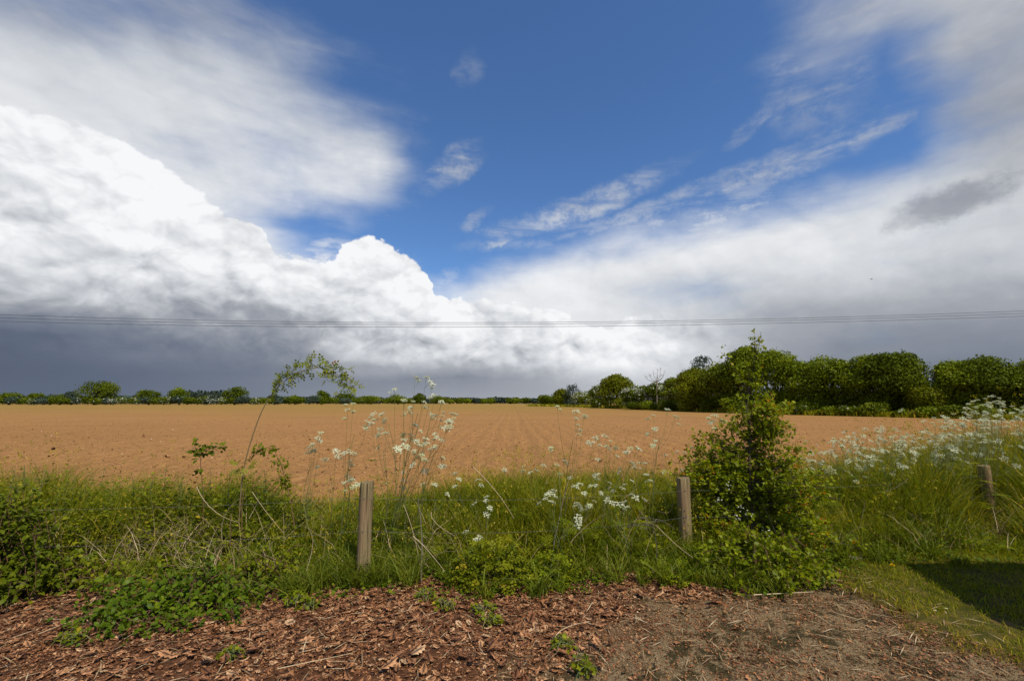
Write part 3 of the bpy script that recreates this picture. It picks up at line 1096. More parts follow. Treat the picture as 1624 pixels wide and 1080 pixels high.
# dry straw threading the growth and lying on the ground
n = 6500
P = verge_points(n, lambda x, y: .25 + .75 * np.maximum(leftness(x, y), smooth(fbm(x, y, .5, 2, 55), .5, .65)), -.05, -.6)
g = Geo()
ln = rng.uniform(.15, .6, n)
g.blades(pt3(P), ln * rng.uniform(.4, 1.1, n), rng.uniform(.003, .006, n), rng.uniform(0, 6.28, n), rng.uniform(0, 6.28, n), rng.uniform(.3, 1.5, n), rng.random(n))
tag(g.build('dry_grass', M['straw']), 'pale dry grass stalks threaded through the green verge', 'dry grass', kind='stuff')

# lawn
n = 85000
x = rng.uniform(2.2, 9.5, n * 2)
y = rng.uniform(2.2, 7.4, n * 2)
ok = (lawn_d(x, y) + (fbm(x, y, .35, 4, 5) - .5) * .5 + rng.normal(0, .05, n * 2) > 0) & (y < y_front(x) + .35)
ok &= rng.random(n * 2) < smooth(fbm(x, y, .4, 3, 91), .25, .5) * .8 + .2 * smooth(lawn_d(x, y), .2, .8)
P = np.stack([x, y], 1)[ok][:n]
n = len(P)
g = Geo()
g.blades(pt3(P, -.004), rng.uniform(.018, .055, n) * (1 + .9 * smooth(P[:, 1] - y_front(P[:, 0]), -.35, .2)), rng.uniform(.003, .006, n), rng.uniform(0, 6.28, n), rng.uniform(0, 6.28, n), rng.uniform(.2, 1.2, n),
         np.clip(rng.normal(.45, .24, n) + .5 * (fbm(P[:, 0], P[:, 1], .6, 3, 61) - .45) + .35 * smooth(lawn_d(P[:, 0], P[:, 1]), .5, 0), 0, 1))
tag(g.build('lawn_grass', M['lawn']), 'short mown lawn grass right of the bare track', 'grass', kind='stuff')


# ------------------------------------------------------------------ dead leaves and debris
def litter_d(x, y):
    """how thick dead leaves lie"""
    t = smooth(track_d(x, y) + (fbm(x, y, .4, 3, 14) - .5) * 1.2, .45, -.35)
    fr = smooth(y - y_front(x), .9 + 1.0 * (x < -1), -.1)
    toward = np.maximum(smooth(y, 2.75, 3.5), .35 * smooth(x, -.8, -2.0))
    return np.clip(t * fr * (.16 + .84 * toward) * (.45 + .55 * smooth(fbm(x, y, .3, 3, 15), .3, .5)) * smooth(lawn_d(x, y), .25, -.1), 0, 1)


n = 86000
x, y = rng.uniform(-7.5, 4.2, n), rng.uniform(2.2, 6.0, n)
ok = (rng.random(n) < litter_d(x, y)) & (np.abs(x) < 1.3 * y + .5)
P = np.stack([x, y], 1)[ok]
n = len(P)
order = np.argsort(P[:, 1])
g = Geo()
sz = np.clip(rng.lognormal(math.log(.034), .42, n), .014, .10)
yaw = rng.uniform(0, 6.28, n)
d = np.stack([np.cos(yaw), np.sin(yaw), rng.normal(0, .22, n)], 1)
up = np.array([0, 0, 1]) + rng.normal(0, .20, (n, 3))
Rm = frames(d, up)
rn = np.clip(rng.beta(1.7, 1.5, n) * .98, 0, 1)
lz = rng.uniform(.003, .018, n)
inst = np.zeros(n, bool)
vis = np.where((P[:, 1] < 4.4) & (np.abs(P[:, 0]) < 1.1 * P[:, 1]) & (P[:, 1] > 2.72))[0]
score = sz[vis] / P[vis, 1] + lz[vis] * .25
big = vis[np.argsort(-score)[:240]]
inst[big] = True
for k in range(6):
    m = (np.arange(n) % 6 == k) & ~inst
    T, TF = OAK[k]
    g.scatter(T, TF, pt3(P[m]) + np.array([0, 0, 1]) * lz[m][:, None], Rm[m], sz[m], rn[m])
tag(g.build('leaf_litter', M['dead_leaf']), 'thick brown litter of dead oak leaves along the foot of the verge', 'leaf litter', kind='stuff')

# the largest leaves lie as things of their own; each shape and tone shares one mesh
leaf_meshes = []
for k in range(6):
    for tone in (.35, .6, .8, .94):
        gg = Geo()
        gg.add(OAK[k][0], OAK[k][1], tone)
        leaf_meshes.append((tone, gg.mesh('fallen_leaf', [M['dead_leaf']])))
TONE = {.35: 'dark brown', .6: 'russet brown', .8: 'light brown', .94: 'pale buff'}
for j, i in enumerate(big):
    tone, me = leaf_meshes[(j * 7 + (j // 5)) % 24]
    if tone > .9 and j % 3:
        tone, me = leaf_meshes[((j * 7) % 6) * 4 + 1]
    o = bpy.data.objects.new('fallen_leaf', me)
    C.objects.link(o)
    q = P[i]
    Mx = Matrix.Identity(4)
    for a in range(3):
        for b in range(3):
            Mx[a][b] = float(Rm[i][a, b] * sz[i] * 1.08)
    Mx[0][3], Mx[1][3], Mx[2][3] = float(q[0]), float(q[1]), float(zg(q[0], q[1]) + lz[i] + .014)
    o.matrix_world = Mx
    px = pxof(q[0], q[1])
    where = ('at far left' if px < 180 else 'under the bramble bush' if px < 400 else 'left of the round post' if px < 570 else 'right of the round post' if px < 720 else
             'under the bushy plant' if px < 860 else 'left of the square post' if px < 1080 else 'by the hawthorn')
    band = 'nearest rows' if q[1] < 3.1 else ('middle of the litter' if q[1] < 3.8 else 'verge edge')
    size = 'large ' if sz[i] > .072 else ''
    tag(o, f'{size}{TONE[tone]} {"curled" if j % 2 else "flat"} fallen oak leaf {where}, {band}', 'leaf', 'fallen oak leaves on the litter')

# crumbs of leaf, bark and grit
n = 105000
x, y = rng.uniform(-4.5, 5, n), rng.uniform(2.4, 4.9, n)
ok = (np.abs(x) < 1.25 * y + .3) & (y < y_front(x) + .3) & (lawn_d(x, y) < .15) & (rng.random(n) < .35 + .65 * smooth(fbm(x, y, .25, 3, 66), .35, .6))
P = np.stack([x, y], 1)[ok]
n = len(P)
g = Geo()
yaw = rng.uniform(0, 6.28, n)
d = np.stack([np.cos(yaw), np.sin(yaw), rng.normal(0, .3, n)], 1)
s3 = np.stack([rng.uniform(.3, 1, n), np.ones(n), np.ones(n)], 1) * rng.lognormal(math.log(.014), .4, n)[:, None]
g.scatter(SM, SF, pt3(P, .004), frames(d, np.array([0, 0, 1]) + rng.normal(0, .4, (n, 3))), s3,
          np.clip(rng.random(n) * .95 * (1 - .3 * smooth(track_d(P[:, 0], P[:, 1]), 0, .6)), 0, 1))
tag(g.build('leaf_crumbs', M['dead_leaf']), 'crumbled leaf and bark fragments strewn on the bare ground', 'debris', kind='stuff')
n = 1900
x, y = rng.uniform(-4.5, 5, n), rng.uniform(2.5, 4.8, n)
P = np.stack([x, y], 1)[(np.abs(x) < 1.25 * y + .3) & (y < y_front(x) + .3) & (lawn_d(x, y) < .5)]
n = len(P)
g = Geo()
yaw = rng.uniform(0, 6.28, n)
d = np.stack([np.cos(yaw), np.sin(yaw), rng.normal(0, .08, n)], 1)
s3 = np.stack([np.full(n, .05), np.ones(n), np.full(n, .06)], 1) * rng.uniform(.05, .20, n)[:, None]
g.scatter(SM, SF, pt3(P, .015), frames(d, np.tile([0, 0, 1.0], (n, 1))), s3, rng.random(n))
tag(g.build('straw_litter', M['straw']), 'fine pale straws lying across the dead leaves and track', 'straw', kind='stuff')
n = 9000
x, y = rng.uniform(-3, 5, n), rng.uniform(2.4, 4.9, n)
P = np.stack([x, y], 1)[(np.abs(x) < 1.25 * y + .3) & (y < y_front(x)) & (lawn_d(x, y) < .05) & (track_d(x, y) > -.4)]
n = len(P)
g = Geo()
sz = rng.lognormal(math.log(.0045), .45, n)
g.scatter(ICO_V, ICO_F, pt3(P, .002), frames(rdirs(n), rdirs(n)), sz[:, None] * rng.uniform(.6, 1.3, (n, 3)), rng.random(n))
tag(g.build('grit', M['clod']), 'fine grit and crumbs of soil on the bare track', 'grit', kind='stuff')


# ------------------------------------------------------------------ fence posts and wires
def post(base_px, top_px, r, square, label, yawd=0.0):
    b = gnd(*base_px, z=.03)
    t = at(top_px[0], top_px[1], b[1] - .01)
    b, t = np.array(b), np.array(t)
    root = empty('fence_post', b, label, 'fence post', 'fence posts')
    ax = nrm(t - b)
    L = np.linalg.norm(t - b)
    ref = np.array([math.cos(yawd), math.sin(yawd), 0])
    Xa = nrm(ref - ax * (ref @ ax))
    Ya = np.cross(ax, Xa)
    rr = np.random.default_rng(int(abs(base_px[0])))
    if square:
        c = .16
        prof = []
        for sx, sy in ((1, 1), (-1, 1), (-1, -1), (1, -1)):
            for a, bb in (((1 - c), 1), (1, (1 - c))) if sx * sy < 0 else ((1, (1 - c)), ((1 - c), 1)):
                prof.append((sx * a * r, sy * bb * r))
        ang = [math.atan2(q[1], q[0]) for q in prof]
        prof = [prof[i] for i in np.argsort(ang)]
    else:
        m = 22
        prof = []
        for k in range(m):
            a = 2 * math.pi * k / m
            rad = r * (1 + .035 * math.sin(3 * a + 1) + rr.normal(0, .012))
            if k == 17:
                rad *= .80                                    # the long drying crack
            prof.append((rad * math.cos(a), rad * math.sin(a)))
    prof = np.array(prof)
    k = len(prof)
    hs = [-.25, 0, .08, .2, .35, .5, .65, .8, .9, L - .012 if L > .92 else L * .985, L]
    hs = [h for h in hs if h <= L * .985 - 1e-6] + [L * .985, L]
    hs = sorted(set(hs))
    rings = []
    for i, h in enumerate(hs):
        s = 1 + .03 * math.sin(h * 9 + 1) + (.05 * (1 - h / L))
        if i == len(hs) - 1:
            s *= .95
        ring = b + ax * h + (prof[:, :1] * Xa + prof[:, 1:] * Ya) * s + rr.normal(0, .0012, (k, 3))
        if i >= len(hs) - 1:
            ring += ax * (rr.normal(0, .003, (k, 1)) + (prof[:, :1] * (.14 if square else .06)))
        rings.append(ring)
    V = np.concatenate(rings)
    F = []
    for i in range(len(hs) - 1):
        for j in range(k):
            F.append((i * k + j, i * k + (j + 1) % k, (i + 1) * k + (j + 1) % k, (i + 1) * k + j))
    g = Geo()
    g.add(V, F)
    top = rings[-1]
    cen = top.mean(0) - ax * .004
    n0 = g.n
    g.add(np.concatenate([top, [cen]]), [(j, (j + 1) % k, k) for j in range(k)])
    g.build('post_shaft', M['post'], root)
    # staples that hold the wires on the side facing the field
    for hh in (.84, .50):
        s = b + ax * L * hh + np.array([0, -1, 0]) * (r * 1.02)
        g = Geo()
        q = np.linspace(0, math.pi, 7)
        g.tube(s + np.stack([np.zeros(7), -.012 * np.sin(q) + .006, .012 * np.cos(q)], 1), .0018, 4)
        g.build('wire_staple', M['wire'], root)
    return b, ax, L


p1 = post((575, 916), (582, 764), .062, False, 'round greenish weathered fence post leaning right beside tall cow parsley')
p2 = post((1088, 880), (1083, 757), .053, True, 'square sawn grey fence post standing left of the hawthorn', .12)
p3 = post((1572, 828), (1560, 738), .066, False, 'round fence post deep in grass at the far right beside the lawn')
# posts of the same line just outside the picture, which the wires run on to
def wire_pt(p, hh):
    b, ax, L = p
    return b + ax * L * hh + np.array([0, -.056, 0])


ends = [np.array([-6.2, 4.15, 0]), np.array([12.0, 8.5, 0])]
for k, hh in enumerate((.84, .50)):
    left_end, right_end = ends[0] + [0, 0, .86 * hh], ends[1] + [0, 0, .86 * hh]
    pts_ = [left_end, wire_pt(p1, hh), wire_pt(p2, hh), wire_pt(p3, hh), right_end]
    path = []
    for a, b in zip(pts_[:-1], pts_[1:]):
        for t in np.linspace(0, 1, 13)[:-1]:
            q = a * (1 - t) + b * t
            q[2] -= .05 * 4 * t * (1 - t) * (1 if k == 0 else 1.5)
            path.append(q)
    path.append(pts_[-1])
    g = Geo()
    g.tube(path, .00085, 5)
    tag(g.build('fence_wire', M['wire'], None, True), ('upper' if k == 0 else 'lower') + ' thin steel strand strung between the wooden fence posts', 'fence wire', 'fence wires')

# ------------------------------------------------------------------ overhead cables
wp = [((0, 499), (812, 511.5), (1624, 493)), ((0, 504), (812, 514.5), (1624, 497)), ((0, 509.5), (812, 518.5), (1624, 501.5))]
for k, (a, b, c) in enumerate(wp):
    A, B, Cc = at(*a, 34.0 + .45 * k), at(*b, 36.0 + .45 * k), at(*c, 38.0 + .45 * k)
    P = []
    for t in np.linspace(-1.35, 1.35, 80):                    # parabola through the three points
        P.append(A * t * (t - 1) / 2 + B * (1 - t * t) + Cc * t * (t + 1) / 2)
    g = Geo()
    g.tube(P, .016, 5)
    tag(g.build('power_line', M['cable'], None, True), ('top', 'middle', 'lowest')[k] + ' of the three dark overhead cables crossing the sky', 'power line', 'overhead cables')
    if k == 0:
        pole_l, pole_r = P[0], P[-1]
for q, w in ((pole_l, 'left'), (pole_r, 'right')):
    root = empty('power_pole', (q[0], q[1] + .45, 0), f'wooden pole holding the overhead cables beyond the {w} edge of the view', 'power pole', 'power poles')
    g = Geo()
    g.tube([(q[0], q[1] + .45, -.5), (q[0], q[1] + .45, q[2] + .3)], [.16, .11], 10)
    g.build('pole_shaft', M['bark'], root, True)
    g = Geo()
    g.tube([(q[0], q[1] - .15, q[2] - .08), (q[0], q[1] + 1.1, q[2] - .08)], .05, 4)
    g.build('cross_arm', M['bark'], root)

# the bird, a speck high over the right-hand trees
bp = at(1382, 443, 60)
root = empty('bird', bp, 'tiny dark bird flying in front of the grey cloud on the right', 'bird')
g = Geo()
g.tube(bp + np.array([(-.16, 0, 0), (-.10, 0, .01), (0, 0, .015), (.10, 0, .01), (.17, 0, 0)]), [.006, .03, .04, .03, .008], 6)
g.build('body', M['bird'], root, True)
for sg in (-1, 1):
    g = Geo()
    g.add(bp + np.array([(-.05, 0, .01), (.06, 0, .01), (.03, sg * .15, .07), (-.06, sg * .15, .06), (-.05, sg * .32, .05), (-.09, sg * .30, .05)]), [(0, 1, 2, 3), (3, 2, 4, 5)])
    g.build('wing', M['bird'], root)


# ------------------------------------------------------------------ trees
def lobes_for(w, h, z0, n, r):
    """lobes of a domed crown: centres and radii, one to each heap of foliage"""
    L = [(np.array([0, 0, z0 + (h - z0) * .48]), np.array([w * .36, w * .36, (h - z0) * .40]))]
    k = 0
    while k < n:
        d = nrm(r.normal(size=3))
        if d[2] < -.95:
            continue
        rad = w * r.uniform(.12, .25)
        tp = 1 - .22 * max(0, d[2])
        ctr = np.array([d[0] * (w / 2 - rad) * tp, d[1] * (w / 2 - rad) * tp, z0 + (h - z0) * .5 + d[2] * ((h - z0) * .5 - rad * .75)])
        if ctr[2] - rad * .8 < z0 * .3:
            ctr[2] = z0 * .3 + rad * .8
        if d[2] < -.2:
            ctr[2] = z0 * .3 + rad * .9
            ctr[:2] *= .8
        L.append((ctr, np.array([rad, rad, rad * r.uniform(.62, .85)])))
        k += 1
    return L


def crown_points(L, n, r):
    vol = np.array([l[1][0] ** 2 for l in L])
    idx = r.choice(len(L), n, p=vol / vol.sum())
    c = np.array([l[0] for l in L])[idx]
    R_ = np.array([l[1] for l in L])[idx]
    d = nrm(r.normal(size=(n, 3)) + np.array([0, 0, .25]))
    # bumps at the scale of a spray of leaves
    bump = (fbm(d[:, 0] * 3 + idx * 5.1, d[:, 1] * 3 + d[:, 2] * 2.3, .45, 3, 5) - .5) * .42
    rad = r.beta(5, 1.1, n) * (1 + bump * 1.25)
    stray = r.random(n) < .13
    rad = np.where(stray, rad * r.uniform(1.05, 1.28, n), rad)
    return c + d * R_ * rad[:, None], d, idx


def tree(name, loc, w, h, n, leaf, mat, label, cat='tree', group=None, z0=None, lobes=16, seed=0, blossom=0.0, trunk=True, sq=1.0, mat2='blossom', wild=.55):
    r = np.random.default_rng(seed + 1000)
    z0 = h * .12 if z0 is None else z0
    tone_amp = .17
    loc = np.array([loc[0], loc[1], 0.0])
    root = empty(name, loc, label, cat, group)
    L = lobes_for(w, h, z0, lobes, r)
    L = [(c * np.array([1, sq, 1]), rr * np.array([1, sq, 1])) for c, rr in L]
    P, d, idx = crown_points(L, n, r)
    P[:, 2] = np.maximum(P[:, 2], .05 + r.random(n) * .3)
    nrmv = nrm(d + r.normal(0, wild, (n, 3)))
    yax = nrm(np.cross(nrmv, r.normal(size=(n, 3))))
    s = leaf * r.uniform(.55, 1.35, n)
    tone = np.clip(r.normal(.45, .14, n) + r.normal(0, .16, len(L))[idx], 0, 1)
    g = Geo()
    mb = r.random(n) < blossom * smooth(fbm(P[:, 0] * 1.3 + seed, P[:, 2] * 1.7, max(w * .12, .5), 3, seed), .42, .62)
    g.scatter(CARD, CF, P[~mb] + loc, frames(yax[~mb], nrmv[~mb]), s[~mb], tone[~mb])
    g.build('crown', M[mat], root)
    if mb.sum() > 3:
        g = Geo()
        g.scatter(CARD, CF, P[mb] * 1.0 + d[mb] * leaf * .4 + loc, frames(yax[mb], nrmv[mb]), s[mb] * .8, r.random(mb.sum()))
        g.build('blossom', M[mat2], root)
    if trunk:
        g = Geo()
        tr = max(w * .028, .06)
        P0 = loc + np.array([[0, 0, -.2], [.02 * w, 0, h * .18], [-.01 * w, .01 * w, h * .38], [.01 * w, 0, h * .62]])
        g.tube(P0, [tr * 1.3, tr, tr * .8, tr * .35], 7)
        g.build('trunk', M['bark'], root)
        for c, rr in L[1:6]:
            g = Geo()
            st = loc + np.array([0, 0, h * r.uniform(.15, .35)])
            en = loc + c
            mid = (st + en) / 2 + np.array([0, 0, h * .05])
            g.tube([st, mid, en], [tr * .6, tr * .4, tr * .12], 5)
            g.build('limb', M['bark'], root)
    return root


def at_Y(px, Y):
    return np.array([at(px, 600, Y)[0], Y])


def hgt(px, py, Y):
    return at(px, py, Y)[2]


# right-hand hedgerow: (px, top py, width px, Y, leaf, leaves, material, blossom, label)
RT = [
    (868, 628, 34, 215, .45, 2600, 'tree_d', 0, 'small dark bush at the far end of the right hedgerow'),
    (892, 621, 34, 185, .40, 3200, 'tree_y', 0, 'rounded yellowish bush near the far end of the right hedgerow'),
    (908, 613, 30, 180, .34, 1300, 'tree_b', 0, 'thin airy grey tree near the far end of the right hedgerow'),
    (930, 628, 44, 160, .36, 3000, 'tree_g', .7, 'low pale bush with blossom left of the domed olive tree'),
    (952, 614, 36, 135, .33, 3400, 'tree_d', .5, 'dark hawthorn flecked with white, left of the domed olive tree'),
    (982, 599, 62, 120, .33, 7500, 'tree_y', 0, 'domed olive green tree, tallest left of the bare dead tree'),
    (1012, 618, 50, 105, .28, 6000, 'tree_d', .75, 'dark hawthorn covered in white blossom below the olive tree'),
    (1042, 608, 56, 100, .28, 7000, 'tree_d', .55, 'dark hawthorn with white blossom under the bare dead tree'),
    (1078, 600, 50, 90, .25, 7500, 'tree_g', .15, 'plain green thicket right of the bare dead tree'),
    (1124, 570, 58, 92, .23, 4200, 'tree_b', 0, 'airy greyish willow top rising behind the green thickets'),
    (1122, 590, 88, 80, .24, 11000, 'tree_y', 0, 'broad light green tree left of the tall tree behind the hawthorn'),
    (1168, 574, 92, 74, .23, 12000, 'tree_g', 0, 'light green leafy tree seen just left of the hawthorn top'),
    (1196, 555, 80, 70, .22, 10500, 'tree', 0, 'tall dark oak directly behind the top of the hawthorn'),
    (1246, 562, 104, 66, .22, 14000, 'tree', 0, 'domed dark green oak just right of the hawthorn top'),
    (1292, 590, 62, 62, .20, 8000, 'tree', .05, 'lower oak filling the dip right of the hawthorn'),
    (1342, 566, 112, 60, .21, 16000, 'tree', .04, 'broad full green oak in the middle of the right wood'),
    (1398, 568, 90, 56, .20, 13000, 'tree', 0, 'green oak between the broad oak and the tallest oak'),
    (1440, 562, 96, 53, .20, 14000, 'tree_d', 0, 'tallest dark oak at the right end of the main clump'),
    (1497, 606, 76, 50, .17, 9000, 'tree_y', 0, 'rounded yellow green bush filling the gap in the wood'),
    (1548, 577, 98, 49, .19, 14000, 'tree', 0, 'dark oak right of the gap, behind the cow parsley'),
    (1604, 570, 108, 47, .19, 14000, 'tree_d', 0, 'dark spreading oak at the right edge of the view'),
    (1690, 566, 120, 45, .19, 9000, 'tree', 0, 'oak carrying the wood on past the right edge'),
    (1790, 574, 120, 43, .2, 6000, 'tree_d', 0, 'dark oak well past the right edge of the view'),
]
for i, (px, top, wpx, Y, leaf, n, mat, bl, lab) in enumerate(RT):
    p = at_Y(px, Y)
    k = math.hypot(1, (px - 812) / F_PX)
    w = wpx / F_PX * Y * 1.14
    tree('hedgerow_tree', (p[0], p[1] + w * .25), w, hgt(px, top - 3 - (i * 37 % 7), Y + w * .25), int(n * 1.65), leaf * .85, mat, lab, 'tree', 'trees of the right-hand hedgerow', seed=i * 3 + 1, lobes=24, blossom=bl, z0=.2,
         wild=.8 if 'airy' in lab else .58)

# low growth along the foot of that hedgerow
SH = [(1000, 636, 40, 102), (1030, 634, 40, 96), (1060, 630, 44, 88), (1092, 628, 46, 82), (1126, 624, 50, 76), (1160, 626, 50, 71), (1196, 628, 46, 67),
      (1230, 634, 44, 63), (1268, 638, 44, 60), (1306, 640, 40, 57.5), (1344, 642, 44, 55.5), (1384, 643, 44, 53.5), (1426, 644, 44, 51), (1468, 643, 48, 49), (1510, 640, 52, 47.5),
      (1556, 644, 52, 46), (1604, 642, 56, 44.5), (1660, 642, 60, 43)]
words_ = ['leftmost', 'second', 'third', 'fourth', 'fifth', 'sixth', 'seventh', 'eighth', 'ninth', 'tenth', 'eleventh', 'twelfth', 'thirteenth', 'fourteenth', 'fifteenth', 'sixteenth', 'seventeenth', 'eighteenth']
for i, (px, top, wpx, Y) in enumerate(SH):
    p = at_Y(px, Y)
    tree('hedge_shrub', p, wpx / F_PX * Y * (.8 + .5 * ((i * 5) % 4) / 3), hgt(px, top + ((i * 7) % 5) * 2.2, Y), 2000, .16, ['tree_d', 'tree', 'tree_d', 'tree_g'][i % 4], f'low green shrub at the foot of the right hedgerow, {words_[i]} from the left', 'shrub',
         'shrubs along the right hedgerow foot', z0=.05, wild=.5, seed=90 + i, lobes=9, trunk=False, sq=.6, blossom=.12 if i in (8, 10) else 0)
# rank grass between the soil and the hedgerow
n = 15000
t = rng.random(n)
px_ = 840 + t * 900
Yh = np.interp(px_, [840, 952, 1042, 1122, 1196, 1292, 1398, 1497, 1604, 1740], [205, 138, 97, 78, 66.5, 59.5, 53.0, 48.5, 44, 40])
x_ = (px_ - 812) / F_PX * (Yh * .99)
P = np.stack([x_ + rng.normal(0, .6, n), Yh + rng.normal(-.6, .8, n) * Yh / 60, np.zeros(n)], 1)
g = Geo()
g.blades(P, rng.uniform(.25, .8, n) * (Yh / 55) ** .3, .09 * (Yh / 55), rng.uniform(0, 6.28, n), rng.uniform(0, 6.28, n), rng.uniform(.2, .9, n), np.clip(rng.normal(.6, .2, n), 0, 1))
tag(g.build('grass', M['grass']), 'rank grass strip along the far field edge under the right hedgerow', 'grass', kind='stuff')

# the bare dead tree
p = at_Y(1040, 99)
root = empty('dead_tree', (p[0], p[1], 0), 'bare leafless dead tree sticking up above the white hawthorns', 'tree')
g = Geo()
hb = hgt(1040, 584, 99)
b0 = np.array([p[0], p[1], 0])
g.tube([b0, b0 + [.1, 0, hb * .5], b0 + [.3, 0, hb * .8]], [.16, .13, .07], 6)
g.build('trunk', M['twig'], root)
for dx_, dz_ in ((-1.6, .88), (-.7, .97), (.5, 1.0), (1.3, 1.02), (2.2, .96), (-2.3, .80), (1.7, .86)):
    g = Geo()
    st = b0 + np.array([.2, 0, hb * .66])
    en = b0 + np.array([dx_, rng.uniform(-.8, .8), hb * dz_])
    mid = st * .5 + en * .5 + np.array([dx_ * .2, 0, -.2])
    g.tube([st, mid, en], [.07, .045, .02], 4)
    for q in range(4):
        tq = rng.uniform(.35, .9)
        a = st * (1 - tq) + en * tq
        g.tube([a, a + np.array([rng.uniform(-.7, .7), rng.uniform(-.4, .4), rng.uniform(.2, .8)])], [.025, .012], 3)
    g.build('limb', M['twig'], root)

# far hedge and its trees on the left
FT = [(20, 622, 48, 'tree_d', 'low rounded green tree at the left edge of the far hedge'), (60, 623, 34, 'tree_d', 'small dark round tree second from the left in the far hedge'),
      (100, 628, 44, 'tree_d', 'low olive bush between the small dark tree and the great oak'), (118, 618, 26, 'tree_b', 'bluish tree showing just left of the great domed oak'),
      (155, 603, 80, 'tree_d', 'great domed oak, largest tree of the far left hedge'), (240, 616, 46, 'tree_d', 'round olive tree right of the great domed oak'),
      (288, 614, 42, 'tree', 'upright olive tree just left of the distant poplars'), (375, 611, 46, 'tree_d', 'dark flat-topped oak right of the distant poplars'),
      (438, 626, 30, 'tree_b', 'small tree behind the arching rose stem'), (470, 627, 34, 'tree', 'small green tree under the arching rose stem'), (512, 618, 30, 'tree_d', 'dark oak standing clear above the hedge under the arching rose'),
      (548, 622, 44, 'tree_d', 'light green tree just below the tip of the arching rose'), (590, 627, 40, 'tree', 'green tree at the far field edge above the round post'),
      (632, 628, 40, 'tree', 'light green tree behind the tall cow parsley, left side'), (668, 622, 26, 'tree_d', 'dark round tree directly behind the tall cow parsley'), (700, 628, 36, 'tree_g', 'green tree behind the tall cow parsley, right side')]
for i, (px, top, wpx, mat, lab) in enumerate(FT):
    Y = 290 if px < 430 else 300 + (px - 430) * .35
    p = at_Y(px, Y)
    w = wpx / F_PX * Y
    tree('hedgerow_tree', (p[0], p[1]), w, hgt(px, top, Y), 4200 if i == 4 else 2200, .55, mat, lab, 'tree', 'trees of the far left hedge', seed=200 + i, lobes=13 if i == 4 else 9, sq=.6, z0=.6)
for i, px in enumerate(np.arange(302, 364, 5.0)):
    Y = 330
    p = at_Y(px, Y)
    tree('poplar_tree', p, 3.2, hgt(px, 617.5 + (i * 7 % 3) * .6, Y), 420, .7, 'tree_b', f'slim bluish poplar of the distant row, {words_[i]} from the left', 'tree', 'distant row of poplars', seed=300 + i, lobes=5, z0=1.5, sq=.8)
hedge_px = list(np.arange(-30, 600, 17.5))
for i, px in enumerate(hedge_px):
    Y = 286 if px < 430 else 296 + (px - 430) * .3
    p = at_Y(px, Y)
    r = np.random.default_rng(i + 7)
    white = (175 < px < 225) or (255 < px < 285) or (325 < px < 362) or (395 < px < 415) or (110 < px < 130) or (40 < px < 80 and i % 2)
    wl = 'white flowered' if white else 'dull green'
    tree('hedge_shrub', p, r.uniform(26, 40) / F_PX * Y, hgt(px, 630 + r.uniform(-3.5, 2.0), Y), 1100, .5, 'tree_d' if i % 3 else 'tree_b', f'{wl} hedge shrub in the far left hedge, {ORD[i]} from the left edge',
         'shrub', 'shrubs of the far left hedge', z0=.05, seed=400 + i, lobes=5, trunk=False, sq=.5, blossom=.5 if white else .03)
for i, px in enumerate(np.arange(560, 850, 13.0)):
    Y = 430
    p = at_Y(px, Y)
    r = np.random.default_rng(i + 70)
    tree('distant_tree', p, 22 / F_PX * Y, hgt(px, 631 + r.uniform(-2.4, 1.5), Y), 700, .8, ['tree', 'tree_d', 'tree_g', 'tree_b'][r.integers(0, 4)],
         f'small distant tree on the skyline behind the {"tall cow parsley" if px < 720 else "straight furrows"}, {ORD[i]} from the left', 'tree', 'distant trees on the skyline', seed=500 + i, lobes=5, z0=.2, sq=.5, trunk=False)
# the wood behind them reads as one low mass
n = 15000
a = rng.uniform(-52, 54, n)
rr_ = rng.uniform(560, 640, n)
P = np.stack([np.sin(np.radians(a)) * rr_, np.cos(np.radians(a)) * rr_, np.zeros(n)], 1)
P[:, 2] = rng.random(n) ** .6 * (4.5 + 4.5 * fbm(a, a * 0, 2.0, 4, 3)) 
g = Geo()
nv = nrm(rng.normal(size=(n, 3)) + [0, -.6, .5])
g.scatter(CARD, CF, P, frames(nrm(np.cross(nv, rng.normal(size=(n, 3)))), nv), np.full(n, 2.4), np.clip(rng.normal(.5, .25, n), 0, 1))
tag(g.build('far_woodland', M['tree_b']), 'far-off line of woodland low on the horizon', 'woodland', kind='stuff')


# ------------------------------------------------------------------ cow parsley
def curve(a, b, bow, n=7):
    a, b = np.array(a), np.array(b)
    t = np.linspace(0, 1, n)[:, None]
    return a * (1 - t) + b * t + np.array(bow) * (4 * t * (1 - t))


def umbel_mesh(seed, R_=.042, young=False):
    r = np.random.default_rng(seed)
    g = Geo()
    m = 11
    for k in range(m):
        a = k * 2.4 + r.normal(0, .2)
        rad = R_ * math.sqrt((k + .4) / m)
        c = np.array([rad * math.cos(a), rad * math.sin(a), R_ * .75 - rad * rad * 6 + r.normal(0, .006)])
        g.tube([(0, 0, 0), c * np.array([.5, .5, .62]), c], .0007, 3, .5, 1)
        q = 9
        u = r.normal(0, 1, (q, 3)) * [.0066, .0066, .0035] + c
        d = rdirs(q)
        d[:, 2] = .15
        g.scatter(CARD, CF, u, frames(nrm(d), np.array([0, 0, 1.0]) + r.normal(0, .7, (q, 3))), np.full(q, .0085 if not young else .007), r.random(q) * (.4 if young else 1), 0)
    return g.mesh('flower_head', [M['floret'], M['stem_green']])


UMB = [umbel_mesh(1), umbel_mesh(2, .048), umbel_mesh(3, .035), umbel_mesh(4, .030, True), umbel_mesh(5, .044)]


